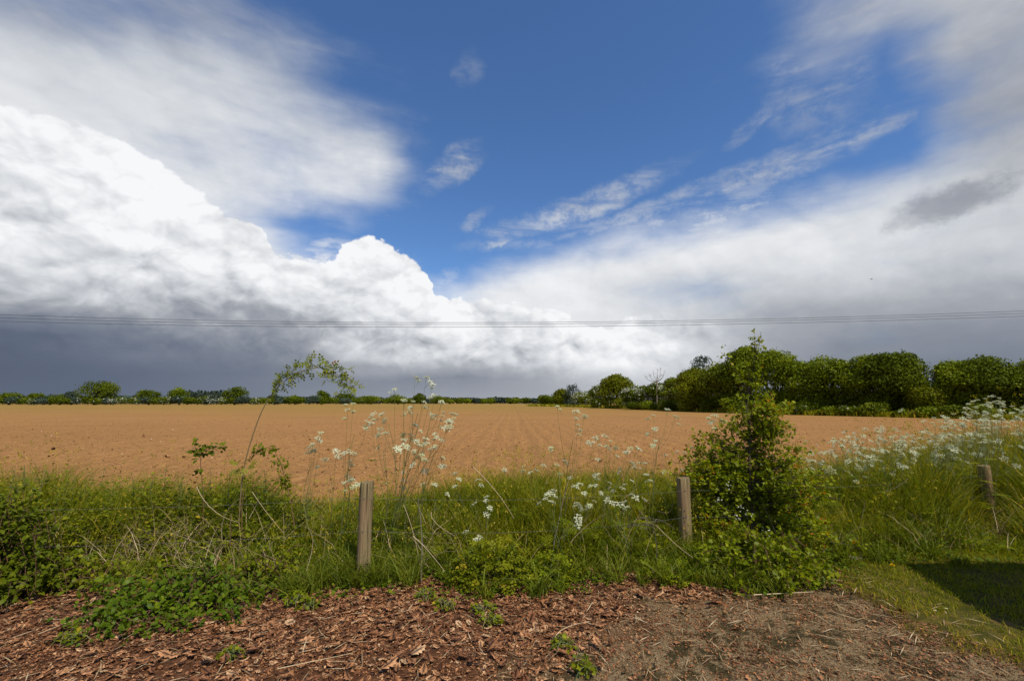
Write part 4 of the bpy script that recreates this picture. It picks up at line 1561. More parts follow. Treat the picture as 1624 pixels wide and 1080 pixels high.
def put_umbel(parent, pos, dirn, r):
    o = bpy.data.objects.new('flower_head', UMB[r.integers(0, 5)])
    C.objects.link(o)
    o.parent = parent
    o.location = tuple(np.array(pos) - np.array(parent['_o']))
    d = nrm(np.array(dirn) * .8 + np.array([0, -.12, 1.0]) + r.normal(0, .25, 3))
    o.rotation_euler = Vector(d).to_track_quat('Z', 'Y').to_euler()
    s = r.uniform(.55, .98)
    o.scale = (s, s, s * r.uniform(.8, 1.1))


def parsley(base, stems, label, seed, leafy=6, thick=.0042, group='cow parsley plants in the verge', twin=None):
    """stems: list of lists of head positions (world); each stem forks into its heads"""
    r = np.random.default_rng(seed)
    base = np.array([base[0], base[1], float(zg(base[0], base[1]))])
    twin = seed < 32 if twin is None else twin
    root = empty('cow_parsley', base, label, 'cow parsley', group)
    for hs in stems:
        hs = [np.array(h) for h in hs]
        topm = np.mean(hs, 0)
        topz = max(h[2] for h in hs)
        st = base + r.normal(0, .03, 3) * [1, 1, 0]
        fork = st + (topm - st) * .86
        fork[2] = st[2] + (topz - st[2]) * .80
        main = curve(st, fork, r.normal(0, .07, 3) * [1, 1, .2], 9) + r.normal(0, .004, (9, 3)) * [1, 1, 0]
        g = Geo()
        g.tube(main, np.linspace(thick, thick * .5, 9), 5, r.uniform(.1, .8))
        for h in hs:
            t = np.clip(r.uniform(.42, .95) if len(hs) > 1 else .999, 0, .999)
            # branch leaves lower when its head is low
            t = min(t, max(.35, (h[2] - st[2]) / (fork[2] - st[2] + 1e-6) * .82))
            a = main[int(t * 8)]
            br = curve(a, h, np.array([0, 0, -.02]) + (h - a) * [.10, .10, -.05], 6)
            g.tube(br, np.linspace(thick * .5, thick * .26, 6), 4, r.uniform(.2, .9))
        g.build('stem', M['stem_green'], root)
        for h in hs:
            put_umbel(root, h, (h - fork) / (np.linalg.norm(h - fork) + 1e-6), r)
            if twin:
                for _ in range(r.integers(1, 3)):
                    h2 = h + r.normal(0, .035, 3) + [0, 0, -.03]
                    gg = Geo()
                    gg.tube(curve(h + (fork - h) * .28, h2, [0, 0, -.01], 4), .0012, 3, .4)
                    gg.build('flower_stalk', M['stem_green'], root)
                    put_umbel(root, h2, (h2 - fork) / (np.linalg.norm(h2 - fork) + 1e-6), r)
    if leafy:
        g = Geo()
        k = leafy
        ang = r.uniform(0, 6.28, k)
        tt = r.uniform(.08, .6, k)
        topz = max(h[2] for s in stems for h in s)
        pos = base + np.stack([np.cos(ang) * .04, np.sin(ang) * .04, tt * (topz - base[2])], 1)
        d = np.stack([np.cos(ang), np.sin(ang), r.uniform(.1, .7, k)], 1)
        g.scatter(FR, FRF, pos, frames(d, np.array([0, 0, 1.0]) + r.normal(0, .2, (k, 3))), (.26 - .22 * tt) * r.uniform(.8, 1.2, k), r.random(k))
        g.build('leaves', M['leaf_parsley'], root)
    return root


def heads(pxs, Y, seed, jit=.10):
    r = np.random.default_rng(seed)
    return [at(px, py, Y + r.normal(0, jit)) for px, py in pxs]


# the tall clump left of centre, read head by head
b = gnd(622, 900)
Yc = 4.9
parsley((at(606, 800, Yc)[0], Yc), [heads([(626, 620), (641, 655), (606, 660), (593, 658), (612, 668)], Yc, 1), heads([(600, 695), (590, 675), (611, 690), (630, 712)], Yc, 2),
        heads([(640, 637), (652, 648), (655, 675), (640, 690)], Yc, 12)], 'cow parsley with many white heads, left stems of the tallest clump', 21, 8)
parsley((at(626, 800, Yc + .1)[0], Yc + .1), [heads([(658, 600), (676, 600), (686, 612), (672, 640), (655, 638)], Yc, 3), heads([(690, 627), (700, 640), (703, 655), (684, 660)], Yc, 4),
        heads([(642, 700), (662, 700), (658, 715), (668, 722), (651, 690), (676, 705)], Yc, 5)], 'tallest cow parsley of all, its top heads standing above the skyline', 22, 8)
parsley((at(645, 800, Yc)[0], Yc + .05), [heads([(716, 658), (698, 668), (708, 682), (690, 690)], Yc, 6), heads([(702, 727), (678, 748), (698, 700), (712, 672)], Yc, 7), heads([(664, 708), (688, 712), (672, 730)], Yc, 8)],
        'cow parsley arching right from the tallest clump over the field', 23, 8)
parsley((at(536, 800, 5.0)[0], 5.0), [heads([(560, 642), (583, 672), (551, 652)], 5.0, 9), heads([(553, 715), (560, 722), (545, 722), (556, 740)], 5.0, 10)], 'cow parsley left of the round post with one high white head', 24, 5)
parsley((at(512, 800, 5.05)[0], 5.05), [heads([(496, 705), (500, 715), (492, 712), (509, 688)], 5.05, 11), heads([(515, 732), (533, 718)], 5.05, 13)], 'short cow parsley with a drooping white head, leftmost in flower', 25, 5)
parsley((at(572, 800, 4.85)[0], 4.85), [heads([(556, 765), (570, 770), (545, 768), (562, 772)], 4.85, 14)], 'low cow parsley flowering just left of the round post top', 26, 6)
parsley((at(902, 840, 4.9)[0], 4.9), [heads([(884, 647), (914, 655), (926, 660), (916, 676)], 4.9, 15), heads([(874, 712), (895, 735)], 4.9, 16)], 'thin reddish cow parsley standing alone over the middle of the field', 27, 4)
parsley((at(1040, 800, 5.3)[0], 5.3), [heads([(1036, 660), (1058, 652), (1070, 662), (1039, 682), (1040, 700)], 5.3, 17)], 'single tall cow parsley left of the square post against the field', 28, 4)
parsley((at(960, 800, 5.2)[0], 5.2), [heads([(948, 698), (968, 700), (962, 708), (940, 706), (976, 712)], 5.2, 18), heads([(992, 720), (1000, 735), (985, 745), (1010, 712)], 5.2, 19)], 'broad cow parsley clump midway between the two nearer posts', 29, 7)
parsley((at(892, 890, 4.6)[0], 4.6), [heads([(870, 785), (866, 793), (880, 790)], 4.6, 20), heads([(914, 800), (920, 808), (917, 824)], 4.6, 21)], 'low cow parsley flowering in the grass in front of the wire', 30, 5)
parsley((at(1190, 830, 4.95)[0], 5.35), [heads([(1124, 665), (1134, 662), (1128, 673), (1145, 668)], 5.35, 22)], 'cow parsley flowering just left of the hawthorn stem', 31, 3)
low = [(690, 778, 4.9), (722, 768, 5.2), (760, 775, 5.4), (800, 752, 6.3), (828, 748, 6.4), (858, 755, 6.2), (746, 850, 4.7), (775, 800, 5.0), (938, 745, 5.7), (955, 768, 5.2), (912, 768, 5.1), (985, 765, 5.5),
       (1012, 742, 5.9), (1030, 765, 5.3), (935, 790, 4.8), (968, 800, 4.8), (1075, 740, 5.8), (1100, 722, 5.9), (846, 742, 6.6), (888, 750, 6.2), (1000, 790, 4.9), (640, 765, 5.2)]
for i, (px, py, Y) in enumerate(low):
    r = np.random.default_rng(600 + i)
    hs = [at(px + r.normal(0, 11), py + r.normal(0, 9), Y + r.normal(0, .08)) for _ in range(r.integers(2, 6))]
    b = at(px + r.normal(0, 6), 800, Y)
    rank = sorted(low).index((px, py, Y))
    parsley((b[0], Y), [hs], f'small cow parsley in the grass between round and square posts, {ORD[rank]} from the left', 640 + i, 3)
# the mass on the right
k = 0
for i in range(112):
    r = np.random.default_rng(700 + i)
    px = r.uniform(1255, 1690) if i > 9 else r.uniform(1480, 1680)
    Y = r.uniform(6.0, 8.2) if i > 9 else r.uniform(5.9, 6.8)
    top = np.interp(px, [1255, 1350, 1450, 1520, 1560, 1600, 1700], [700, 682, 672, 655, 632, 626, 630]) if i > 9 else np.interp(px, [1500, 1560, 1600, 1660], [650, 625, 628, 630])
    top = top + abs(r.normal(0, 34)) - 4
    nst = 1 if r.random() < .6 else 2
    stems = []
    for s in range(nst):
        n = r.integers(3, 7)
        stems.append([at(px + r.normal(0, 21), top + abs(r.normal(0, 24)) + s * 10, Y + r.normal(0, .1)) for _ in range(n)])
    b = at(px + r.normal(0, 9), 800, Y)
    where = 'just right of the hawthorn' if px < 1310 else 'below the broad oak' if px < 1370 else 'below the tallest oak' if px < 1450 else 'below the gap in the wood' if px < 1510 else 'left of the last post' if px < 1560 else 'behind the last post' if px < 1600 else 'at the right edge'
    ht = 'tall' if top < 655 else ('middling' if top < 690 else 'short')
    nh = sum(len(q) for q in stems)
    nw = {3: 'three', 4: 'four', 5: 'five', 6: 'six'}.get(nh, 'many')
    parsley((b[0], Y), stems, f'{ht} {"near" if Y < 6.7 else "distant"} cow parsley with {nw} heads {where}', 800 + i, 4, .0032)


# ------------------------------------------------------------------ hawthorn sapling
def woody(root, T0, branches, leaf_mat_, stem_mat, leaf, dens, r, template=(HW, HF), leaf_name='foliage', tip_tone=0.0, tws=1.0):
    """branches: list of (path, radius). Twigs and leaves along each, leaves in one mesh, twigs in one"""
    g = Geo()
    pos, dr, tn = [], [], []
    for path, rad, nl in branches:
        path = np.array(path)
        g.tube(path, np.linspace(rad, rad * .35, len(path)), 5, r.random())
        seg = np.linalg.norm(np.diff(path, axis=0), axis=1).sum()
        for _ in range(int(nl)):
            t = r.uniform(.12, 1) * (len(path) - 1)
            i = min(int(t), len(path) - 2)
            q = path[i] * (1 - t + i) + path[i + 1] * (t - i)
            tw = nrm(r.normal(0, 1, 3) + [0, 0, .25]) * r.uniform(.03, .11) * tws
            if r.random() < .45:
                g.tube([q, q + tw * .5 + r.normal(0, .004, 3), q + tw], [rad * .25 + .0008, .0009, .0006], 3, r.random())
            for j in range(dens):
                pos.append(q + tw * r.uniform(.3, 1.05) + r.normal(0, .012, 3))
                dr.append(nrm(tw / np.linalg.norm(tw) + r.normal(0, .7, 3)))
                tn.append(r.normal(.42, .2) + tip_tone * max(0, t / (len(path) - 1) - .6))
    g.build('branches', M[stem_mat], root)
    pos, dr = np.array(pos), np.array(dr)
    pos[:, 2] = np.maximum(pos[:, 2], .03)
    g = Geo()
    n = len(pos)
    g.scatter(template[0], template[1], pos, frames(dr, np.array([.1, -.2, 1.0]) + r.normal(0, .55, (n, 3))), leaf * r.uniform(.6, 1.3, n), np.clip(tn, 0, 1))
    g.build(leaf_name, M[leaf_mat_], root)


r = np.random.default_rng(5)
Yh = 5.25
hx = at(1192, 800, Yh)[0]
hb = np.array([hx, Yh, 0.0])
root = empty('hawthorn_sapling', hb, 'tall young hawthorn with reddish shoot tips rising right of the square post', 'hawthorn')
tops = [(1196, 900), (1192, 800), (1188, 740), (1190, 690), (1184, 640), (1192, 600), (1203, 556), (1207, 526)]
trunk = [np.array(at(px, py, Yh + .02 * math.sin(i * 2))) for i, (px, py) in enumerate(tops)]
g = Geo()
g.tube([hb] + trunk, [.024, .022, .018, .015, .012, .009, .006, .004, .002], 7, .2)
g.build('stem', M['bark'], root, True)
tz = np.array([p[2] for p in trunk])
tx = np.array([p[0] for p in trunk])
BR = []


def rad_at(z, side):
    # spread of the bush by height, left and right
    if side < 0:
        return np.interp(z, [0, .3, .7, 1.0, 1.25, 1.4, 1.6, 1.9, 2.3], [.70, .74, .80, .80, .62, .34, .20, .12, .03])
    return np.interp(z, [0, .3, .7, 1.0, 1.3, 1.5, 1.75, 2.0, 2.3], [.85, .85, .80, .70, .54, .46, .30, .12, .03])


for i in range(310):
    z0_ = np.interp(r.random(), [0, .66, .86, 1], [.02, .85, 1.5, 2.25])
    side = 1 if r.random() < .5 else -1
    a = r.uniform(-1.2, 1.2) if side > 0 else math.pi - r.uniform(-.3, 1.3)
    tip_z = z0_ + r.uniform(.0, .28)
    R_ = rad_at(tip_z, side) * r.uniform(.3, 1.12)
    st = np.array([np.interp(z0_, tz, tx), Yh, z0_])
    en = st + np.array([math.cos(a) * R_, math.sin(a) * R_ * .7 - (.25 * R_ if z0_ < .9 and side > 0 else 0), tip_z - z0_])
    if z0_ < .5:
        st = st + np.array([math.cos(a) * R_ * .3, math.sin(a) * R_ * .25, 0])
    BR.append((curve(st, en, [0, 0, .05 * r.normal()], 6), .005 if z0_ < 1.3 else .003, max(3, 34 * R_)))
# the left side shoot near the top, a leafy left shoulder, the leader
BR.append((curve(at(1188, 620, Yh), at(1142, 557, Yh - .1), [0, 0, .03]), .003, 16))
BR.append((curve(at(1200, 610, Yh), at(1208, 536, Yh), [0, 0, 0]), .003, 18))
for px in (1100, 1112, 1130, 1148, 1096, 1118):
    BR.append((curve(at(1180, 790, Yh), at(px, 700 + r.uniform(-12, 40), Yh + .15 + r.normal(0, .1)), [0, 0, .06]), .004, 30))
for px in (1215, 1235, 1250, 1226, 1242):
    BR.append((curve(at(1196, 740, Yh), at(px, 640 + r.uniform(-16, 50), Yh + r.normal(0, .1)), [0, 0, .03]), .004, 26))
for px, py, y0_ in ((1165, 655, 760), (1236, 668, 780), (1128, 690, 800), (1258, 700, 820), (1178, 628, 720), (1222, 622, 720), (1280, 745, 850), (1092, 722, 830)):
    BR.append((curve(at(px * .7 + 1192 * .3, y0_, Yh), at(px, py, Yh), [0, 0, .02]), .003, 15))
woody(root, hb, BR, 'leaf_haw', 'bark', .036, 6, r, tip_tone=.9)
# a few may flowers on it
g = Geo()
n = 30
q = np.array([at(1170 + r.normal(0, 45), 790 + r.normal(0, 55), Yh - .35 + r.normal(0, .1)) for _ in range(n)])
u = np.repeat(q[::4], 9, 0) + r.normal(0, .02, (len(q[::4]) * 9, 3))
g.scatter(CARD, CF, u, frames(rdirs(len(u)), np.tile([0, -.6, 1.0], (len(u), 1))), np.full(len(u), .012), r.random(len(u)))
g.build('blossom', M['blossom'], root)


# ------------------------------------------------------------------ the arching wild rose and other shoots
def compound_T():
    V, F = [], []
    for k, (t, sg) in enumerate([(.35, -1), (.35, 1), (.62, -1), (.62, 1), (.82, 0)]):
        o = np.array([0, t, 0.0])
        dirv = nrm(np.array([sg * .9, .45 if sg else 1, 0.0]))
        nn = np.array([-dirv[1], dirv[0], 0])
        b = len(V)
        L_ = .36
        V.extend([o, o + dirv * L_ * .5 + nn * .13 + [0, 0, .04], o + dirv * L_ + [0, 0, -.05], o + dirv * L_ * .5 - nn * .13 + [0, 0, .04]])
        F.extend([(b, b + 2, b + 1), (b, b + 3, b + 2)])
    V.extend([np.array([-.01, 0, 0.]), np.array([.01, 0, 0.]), np.array([0, .85, 0.])])
    F.append((len(V) - 3, len(V) - 2, len(V) - 1))
    return np.array(V), np.array(F)


CT = compound_T()


def spline(P, m=6):
    P = np.array(P, float)
    out = []
    for i in range(len(P) - 1):
        p0, p1_, p2_, p3_ = P[max(i - 1, 0)], P[i], P[i + 1], P[min(i + 2, len(P) - 1)]
        for t in np.linspace(0, 1, m, endpoint=False):
            out.append(.5 * ((2 * p1_) + (-p0 + p2_) * t + (2 * p0 - 5 * p1_ + 4 * p2_ - p3_) * t * t + (-p0 + 3 * p1_ - 3 * p2_ + p3_) * t ** 3))
    out.append(P[-1])
    return np.array(out)


r = np.random.default_rng(9)
Yr = 5.2
rp = spline([at(px, py, Yr + .02 * i) for i, (px, py) in enumerate([(378, 850), (383, 770), (392, 720), (411, 662), (428, 630), (452, 604), (478, 590), (503, 583), (528, 590), (548, 604), (565, 620)])])
rp[0][2] = 0
root = empty('wild_rose', rp[0], 'wild rose shoot arching high above the left skyline', 'wild rose')
g = Geo()
g.tube(rp, np.linspace(.008, .002, len(rp)), 6, .93)
g.build('stem', M['stem_green'], root, True)
upper = rp[22:]
BRr = [(upper, .003, 42)]
for px, py, q in ((497, 568, 33), (470, 578, 30), (455, 592, 27), (530, 578, 43), (552, 590, 48), (545, 620, 52), (520, 606, 46), (442, 606, 24)):
    BRr.append((curve(rp[min(q, len(rp) - 1)], at(px, py, Yr + r.normal(0, .08)), [0, 0, 0], 4), .002, 8))
for px, py in ((378, 742), (398, 735), (372, 728)):
    BRr.append((curve(at(386, 760, Yr), at(px, py, Yr), [0, 0, 0], 4), .002, 4))
woody(root, None, BRr, 'leaf_rose', 'bark', .085, 2, r, CT, tws=.5)

r = np.random.default_rng(10)
sh = spline([at(px, py, 5.3) for px, py in [(470, 860), (462, 800), (452, 760), (442, 728), (428, 710), (412, 714), (398, 728)]])
root = empty('bramble_shoot', (sh[0][0], sh[0][1], 0), 'leafy bramble shoot arching over, just right of the rose stem', 'bramble')
woody(root, None, [(sh, .005, 75), (curve(sh[12], at(450, 770, 5.3), [0, 0, 0]), .003, 20)], 'leaf_mid', 'stem_red', .042, 3, r, (OV, OF))
sh = spline([at(px, py, 5.4) for px, py in [(322, 840), (322, 780), (318, 738), (322, 716), (338, 712), (352, 718)]])
root = empty('bramble_shoot', (sh[0][0], sh[0][1], 0), 'small bramble shoot spreading leaves against the field left of the rose', 'bramble')
woody(root, None, [(sh[8:], .004, 22), (curve(sh[16], at(306, 708, 5.4), [0, 0, .02]), .002, 9), (sh[:9], .005, 8)], 'leaf_dark', 'stem_red', .06, 3, r, (OV, OF))

# reddish bare canes
for i, (p0, p1_, Y, lab) in enumerate([((398, 860), (388, 770), 5.0, 'reddish bare cane beside the foot of the arching rose'), ((368, 862), (366, 815), 4.9, 'short reddish cane left of the arching rose foot'),
                                      ((872, 890), (905, 745), 4.75, 'dark crooked bare stem rising left of the small white heads'), ((668, 925), (664, 790), 4.55, 'straight thin brown stalk right of the round post'),
                                      ((1180, 925), (1200, 870), 4.35, 'thin bare twig at the front foot of the hawthorn')]):
    a, b = gnd(*p0) if i > 2 else at(*p0, Y), at(*p1_, Y)
    a[2] = 0
    g = Geo()
    g.tube(curve(a, b, rng.normal(0, .02, 3), 8) + rng.normal(0, .004, (8, 3)), np.linspace(.006, .003, 8), 5, .5)
    tag(g.build('bare_stem', M['stem_red' if i < 2 else 'twig'], None), lab, 'stem', 'bare stems in the verge')
# pale bent straws that stand out
ST = [((312, 772), (378, 828), 4.9), ((395, 822), (413, 783), 4.8), ((352, 855), (380, 790), 4.7), ((486, 905), (492, 842), 4.35), ((655, 850), (705, 905), 4.45), ((684, 812), (722, 850), 4.6),
      ((750, 740), (815, 822), 4.9), ((400, 780), (450, 845), 4.8), ((905, 860), (960, 815), 4.5), ((1040, 832), (1100, 885), 4.6), ((990, 790), (1015, 770), 4.9), ((440, 1060), (560, 1035), 3.1),
      ((60, 1005), (170, 965), 3.6), ((1195, 943), (1290, 938), 4.05), ((1385, 782), (1440, 758), 5.9), ((880, 1010), (935, 985), 3.5), ((1360, 850), (1372, 795), 5.4), ((640, 800), (668, 925), 4.6)]
desc = ['pale straw slanting in the grass left of the rose stem', 'short pale straw standing right of the rose stem', 'pale straw standing left of the rose foot', 'upright pale straw left of the round post foot',
        'long pale straw slanting down right of the round post', 'pale straw crossing the grass above the long one', 'dry stalk slanting across the grass by the upper wire', 'pale straw leaning right between rose and round post',
        'thin straw slanting up below the low white heads', 'pale straw bent across the foot of the square post', 'short straw near the wire left of the square post', 'longest straw lying on the dead leaves at the bottom',
        'straw lying on the litter at the left', 'bleached stick lying on the track before the hawthorn', 'grey bare twig in the grass right of the hawthorn', 'short straw lying on the middle of the litter',
        'pale stalk upright in the grass right of the hawthorn', 'brown stalk leaning over the litter edge beside the round post']
for i, (p0, p1_, Y) in enumerate(ST):
    lie = i in (11, 12, 13, 15)
    a, b = (gnd(*p0, z=.05), gnd(*p1_, z=.05)) if lie else (at(*p0, Y), at(*p1_, Y - .1))
    g = Geo()
    g.tube(curve(a, b, rng.normal(0, .03, 3) * (np.array([1, 1, .1]) if lie else 1), 8), np.linspace(.003, .0014, 8) * (1.6 if i == 13 else 1), 4, rng.uniform(.6, 1))
    tag(g.build('dry_stalk', M['straw'] if i != 14 else M['twig'], None), desc[i], 'stalk', 'pale dry stalks')
# a tangle of dead bramble by the square post
tg = at(1035, 830, 4.65)
root = empty('dead_bramble', (tg[0], tg[1], 0), 'tangle of dead grey bramble twigs left of the square post', 'bramble')
g = Geo()
for i in range(14):
    c0 = tg + rng.normal(0, .05, 3)
    an = rng.uniform(0, 6.28)
    en = c0 + np.array([math.cos(an) * rng.uniform(.08, .3), rng.normal(0, .06), math.sin(an) * rng.uniform(.03, .12)])
    g.tube(curve(c0, en, rng.normal(0, .03, 3), 6), [.0028, .0026, .0023, .002, .0016, .0012], 4, rng.random())
g.tube(curve([tg[0], tg[1], 0], tg, [.03, 0, 0], 6), .003, 4, .3)
g.build('twigs', M['twig'], root)


# ------------------------------------------------------------------ leafy mounds
def mound(name, px, py, wpx, hm, Y, n, leaf, mat, tmpl, label, cat, seed, stem='stem_green', dep=.8, twist=.5):
    r = np.random.default_rng(seed)
    c = np.array([at(px, py, Y)[0], Y, 0.0])
    root = empty(name, c, label, cat)
    w = wpx / F_PX * Y
    d = nrm(r.normal(size=(n, 3)))
    d[:, 2] = np.abs(d[:, 2])
    az_ = np.arctan2(d[:, 1], d[:, 0])
    bump = .75 + .5 * fbm(d[:, 0] * 2 + seed, d[:, 1] * 2 + d[:, 2] * 2, .5, 3, seed)
    P = c + d * (np.array([w / 2, w / 2 * dep, hm]) * (r.beta(4, 1.2, n) * bump)[:, None])
    P[:, 2] += .02
    g = Geo()
    g.scatter(tmpl[0], tmpl[1], P, frames(nrm(d * [1, 1, .3] + r.normal(0, .5, (n, 3))), np.array([0, -.1, 1.0]) + d * .5 + r.normal(0, twist, (n, 3)) * .7), leaf * r.uniform(.55, 1.3, n), np.clip(r.normal(.45, .22, n), 0, 1))
    g.build('foliage', M[mat], root)
    g = Geo()
    for k in range(16):
        e = P[r.integers(0, n)]
        g.tube(curve(c + r.normal(0, .05, 3) * [1, 1, 0], e, [0, 0, .04], 5), [.004, .003, .003, .002, .0015], 4, r.random())
    g.build('stems', M[stem], root)


def sprawl(name, px, py, Y, wx_, wy_, hm, n, leaf, mat, tmpl, label, cat, seed, nl=13, dens=2, stem='stem_red', tws=.8):
    """canes that arch out of a patch and trail off over the ground, leaves all along them"""
    r = np.random.default_rng(seed)
    c = np.array([at(px, py, Y)[0], Y, 0.0])
    root = empty(name, c, label, cat)
    B = []
    for i in range(n):
        st = c + np.array([r.normal(0, wx_ * .28), r.normal(0, wy_ * .28), 0])
        a = r.uniform(0, 6.28)
        L_ = r.uniform(.12, .5)
        en = st + np.array([math.cos(a) * L_ * 1.1, math.sin(a) * L_ * .7, r.uniform(0, .10)])
        edge = math.hypot((st[0] - c[0]) / wx_, (st[1] - c[1]) / wy_)
        h_ = hm * r.uniform(.35, 1.15) * max(.25, 1 - edge * 1.3)
        B.append((curve(st, en, [0, 0, h_], 7), .003, nl * (.5 + L_)))
    woody(root, None, B, mat, stem, leaf, dens, r, tmpl, tws=tws)
    return root


sprawl('bramble_bush', 290, 955, 3.95, .9, .42, .28, 105, .046, 'leaf_bramble', (OV, OF), 'low dark glossy bramble bush spilling over the dead leaves at left', 'bramble', 41)
sprawl('bramble_bush', 205, 1000, 3.55, .45, .22, .10, 26, .042, 'leaf_bramble', (OV, OF), 'low trailing bramble sprays in front of the glossy bramble bush', 'bramble', 48)
sprawl('bramble_bush', 175, 905, 4.35, 1.3, .4, .22, 44, .042, 'leaf_mid', (OV, OF), 'thin sprawling bramble behind the glossy bramble bush', 'bramble', 49)
sprawl('bramble_bush', 440, 905, 4.5, .6, .3, .30, 36, .038, 'leaf_mid', (OV, OF), 'leafy sprawling weed clump between the bramble bush and the round post', 'bramble', 50)
sprawl('leafy_bush', -30, 950, 4.2, .85, .5, .95, 190, .046, 'leaf_dark', (OV, OF), 'leafy bush half out of view at the left edge', 'bush', 42, 20, 3)
mound('parsley_bush', 782, 930, 120, .34, 4.42, 460, .095, 'leaf_mid', CT, 'bushy bright green leafy plant at the verge foot, middle of the view', 'plant', 43, dep=.7)
mound('wild_herb', 868, 912, 80, .20, 4.45, 200, .08, 'leaf_parsley', CT, 'smaller yellow green leafy plant right of the bushy one', 'plant', 44)
sprawl('ivy_patch', 1205, 905, 4.58, .78, .42, .48, 135, .044, 'leaf_haw', (HW, HF), 'broad leaved ivy growth under the front of the hawthorn', 'ivy', 45, 16, 3)
mound('wild_herb', 1060, 905, 90, .14, 4.5, 160, .08, 'leaf_parsley', CT, 'low yellowish leafy plant at the foot of the square post', 'plant', 46)
sprigs = [(675, 950, .06, 'left of the bushy plant'), (705, 965, .05, 'below the bushy plant, left'), (765, 972, .06, 'below the bushy plant, middle'), (778, 990, .04, 'below the bushy plant, nearest'), (470, 960, .10, 'left of the round post'),
          (490, 968, .07, 'just left of the round post foot'), (893, 1030, .05, 'at the edge of the bare track'), (925, 1068, .08, 'at the bottom of the picture'), (860, 938, .09, 'right of the bushy plant'), (110, 1018, .05, 'left of the trailing bramble'), (1310, 915, .07, 'at the corner of the lawn'), (365, 1045, .05, 'below the glossy bramble')]
for i, (px, py, hh, wh) in enumerate(sprigs):
    q = gnd(px, py)
    mound('weed_sprig', px, py, 34, hh, q[1], 60, .034, 'leaf_mid' if i % 2 else 'leaf_parsley', (HW, HF), f'little green weed growing through the litter {wh}', 'weed', 60 + i)
for o in C.objects:
    if o.name.startswith('weed_sprig'):
        o['group'] = 'weed sprigs in the litter'


# nettles standing up along the left
def nettle_meshes(seed):
    r = np.random.default_rng(seed)
    gs, gl = Geo(), Geo()
    H = 1.0
    st = curve((0, 0, 0), (.05, .02, H), r.normal(0, .02, 3), 7)
    gs.tube(st, np.linspace(.006, .003, 7), 5, .3)
    for k in range(11):
        t = .25 + .75 * k / 10.5
        c = st[min(int(t * 6), 5)] * (1 - (t * 6 % 1)) + st[min(int(t * 6) + 1, 6)] * (t * 6 % 1)
        L_ = .125 * (1 - .62 * max(0, t - .5) / .5)
        for s in (0, 1):
            a = k * 1.57 + s * math.pi + r.normal(0, .2)
            d = np.array([[math.cos(a), math.sin(a), .28 - .2 * (1 - t)]])
            gl.scatter(OV, OF, (c + d[0] * .015)[None], frames(d, np.array([[0, 0, 1.0]]) + r.normal(0, .15, (1, 3))), np.array([L_ * r.uniform(.85, 1.15)]), np.array([np.clip(.35 + .35 * t + r.normal(0, .12), 0, 1)]))
    return gs.mesh('stem', [M['stem_green']]), gl.mesh('leaves', [M['leaf_dark']])


NM = [nettle_meshes(s) for s in range(4)]
ntop = [(12, 745), (30, 742), (55, 736), (75, 745), (120, 752), (165, 742), (200, 755), (218, 748), (240, 750), (266, 736), (286, 748), (150, 760), (345, 740), (360, 752), (302, 745), (425, 745), (95, 760), (182, 762), (252, 762), (320, 762), (410, 760), (480, 775), (500, 768),
        (135, 742), (230, 765), (275, 765), (45, 755), (335, 760), (380, 765), (20, 765)]
for i, (px, py) in enumerate(ntop):
    r = np.random.default_rng(900 + i)
    Y = r.uniform(5.2, 6.3)
    t = at(px, py, Y)
    o = bpy.data.objects.new('nettle', None)
    C.objects.link(o)
    o.location = (t[0], Y, float(zg(t[0], Y)))
    s = t[2] - o.location.z
    o.scale = (max(s, .45), max(s, .45), s)
    o.rotation_euler = (r.normal(0, .06), r.normal(0, .06), r.uniform(0, 6.28))
    land = 'at the left edge' if px < 90 else ('above the bramble bush' if px < 230 else ('left of the rose stem' if px < 375 else 'between rose and round post'))
    tag(o, f'{"taller" if py < 750 else "shorter"} dark nettle {land}, {ORD[sorted(ntop).index((px, py))]} from the left', 'nettle', 'nettles along the left verge')
    for me in NM[i % 4]:
        c = bpy.data.objects.new(me.name.split('.')[0], me)
        C.objects.link(c)
        c.parent = o

# ------------------------------------------------------------------ lawn flowers and the stone
q = gnd(1417, 912)
root = empty('dandelion', (q[0], q[1], float(zg(q[0], q[1]))), 'single yellow dandelion flower at the lawn edge', 'dandelion')
b = np.array(root['_o'])
g = Geo()
g.tube([b, b + [0, 0, .055]], .002, 4)
g.build('stem', M['stem_green'], root)
g = Geo()
n = 60
a = np.random.default_rng(1).uniform(0, 6.28, n)
e = np.linspace(.15, 1.2, n)
dd = np.stack([np.cos(a) * np.cos(e), np.sin(a) * np.cos(e), np.sin(e)], 1)
g.scatter(SM * [.35, 1, 1], SF, np.tile(b + [0, 0, .055], (n, 1)), frames(dd, rdirs(n)), np.full(n, .024), rng.random(n))
g.build('petals', M['yellow'], root)
for i, (px, py, lab) in enumerate([(1485, 985, 'white daisy on the lawn, the left one of a pair'), (1503, 982, 'white daisy on the lawn, the right one of a pair')]):
    q = gnd(px, py)
    b = np.array([q[0], q[1], float(zg(q[0], q[1])) + .01])
    root = empty('daisy', b, lab, 'daisy', 'daisies on the lawn')
    g = Geo()
    a = np.linspace(0, 6.28, 14, endpoint=False)
    dd = np.stack([np.cos(a), np.sin(a), np.full(14, .25)], 1)
    g.scatter(SM * [.5, 1, 1], SF, np.tile(b + [0, 0, .03], (14, 1)), frames(dd, np.tile([0, 0, 1.0], (14, 1))), np.full(14, .011), np.ones(14))
    g.build('petals', M['floret'], root)
    g = Geo()
    g.add(ICO_V * .004 + b + [0, 0, .032], ICO_F)
    g.build('flower_centre', M['yellow'], root)
    g = Geo()
    g.tube([b, b + [0, 0, .03]], .0012, 3)
    g.build('stem', M['stem_green'], root)
q = gnd(1352, 888)
th = np.linspace(0, 2 * math.pi, 12, endpoint=False)
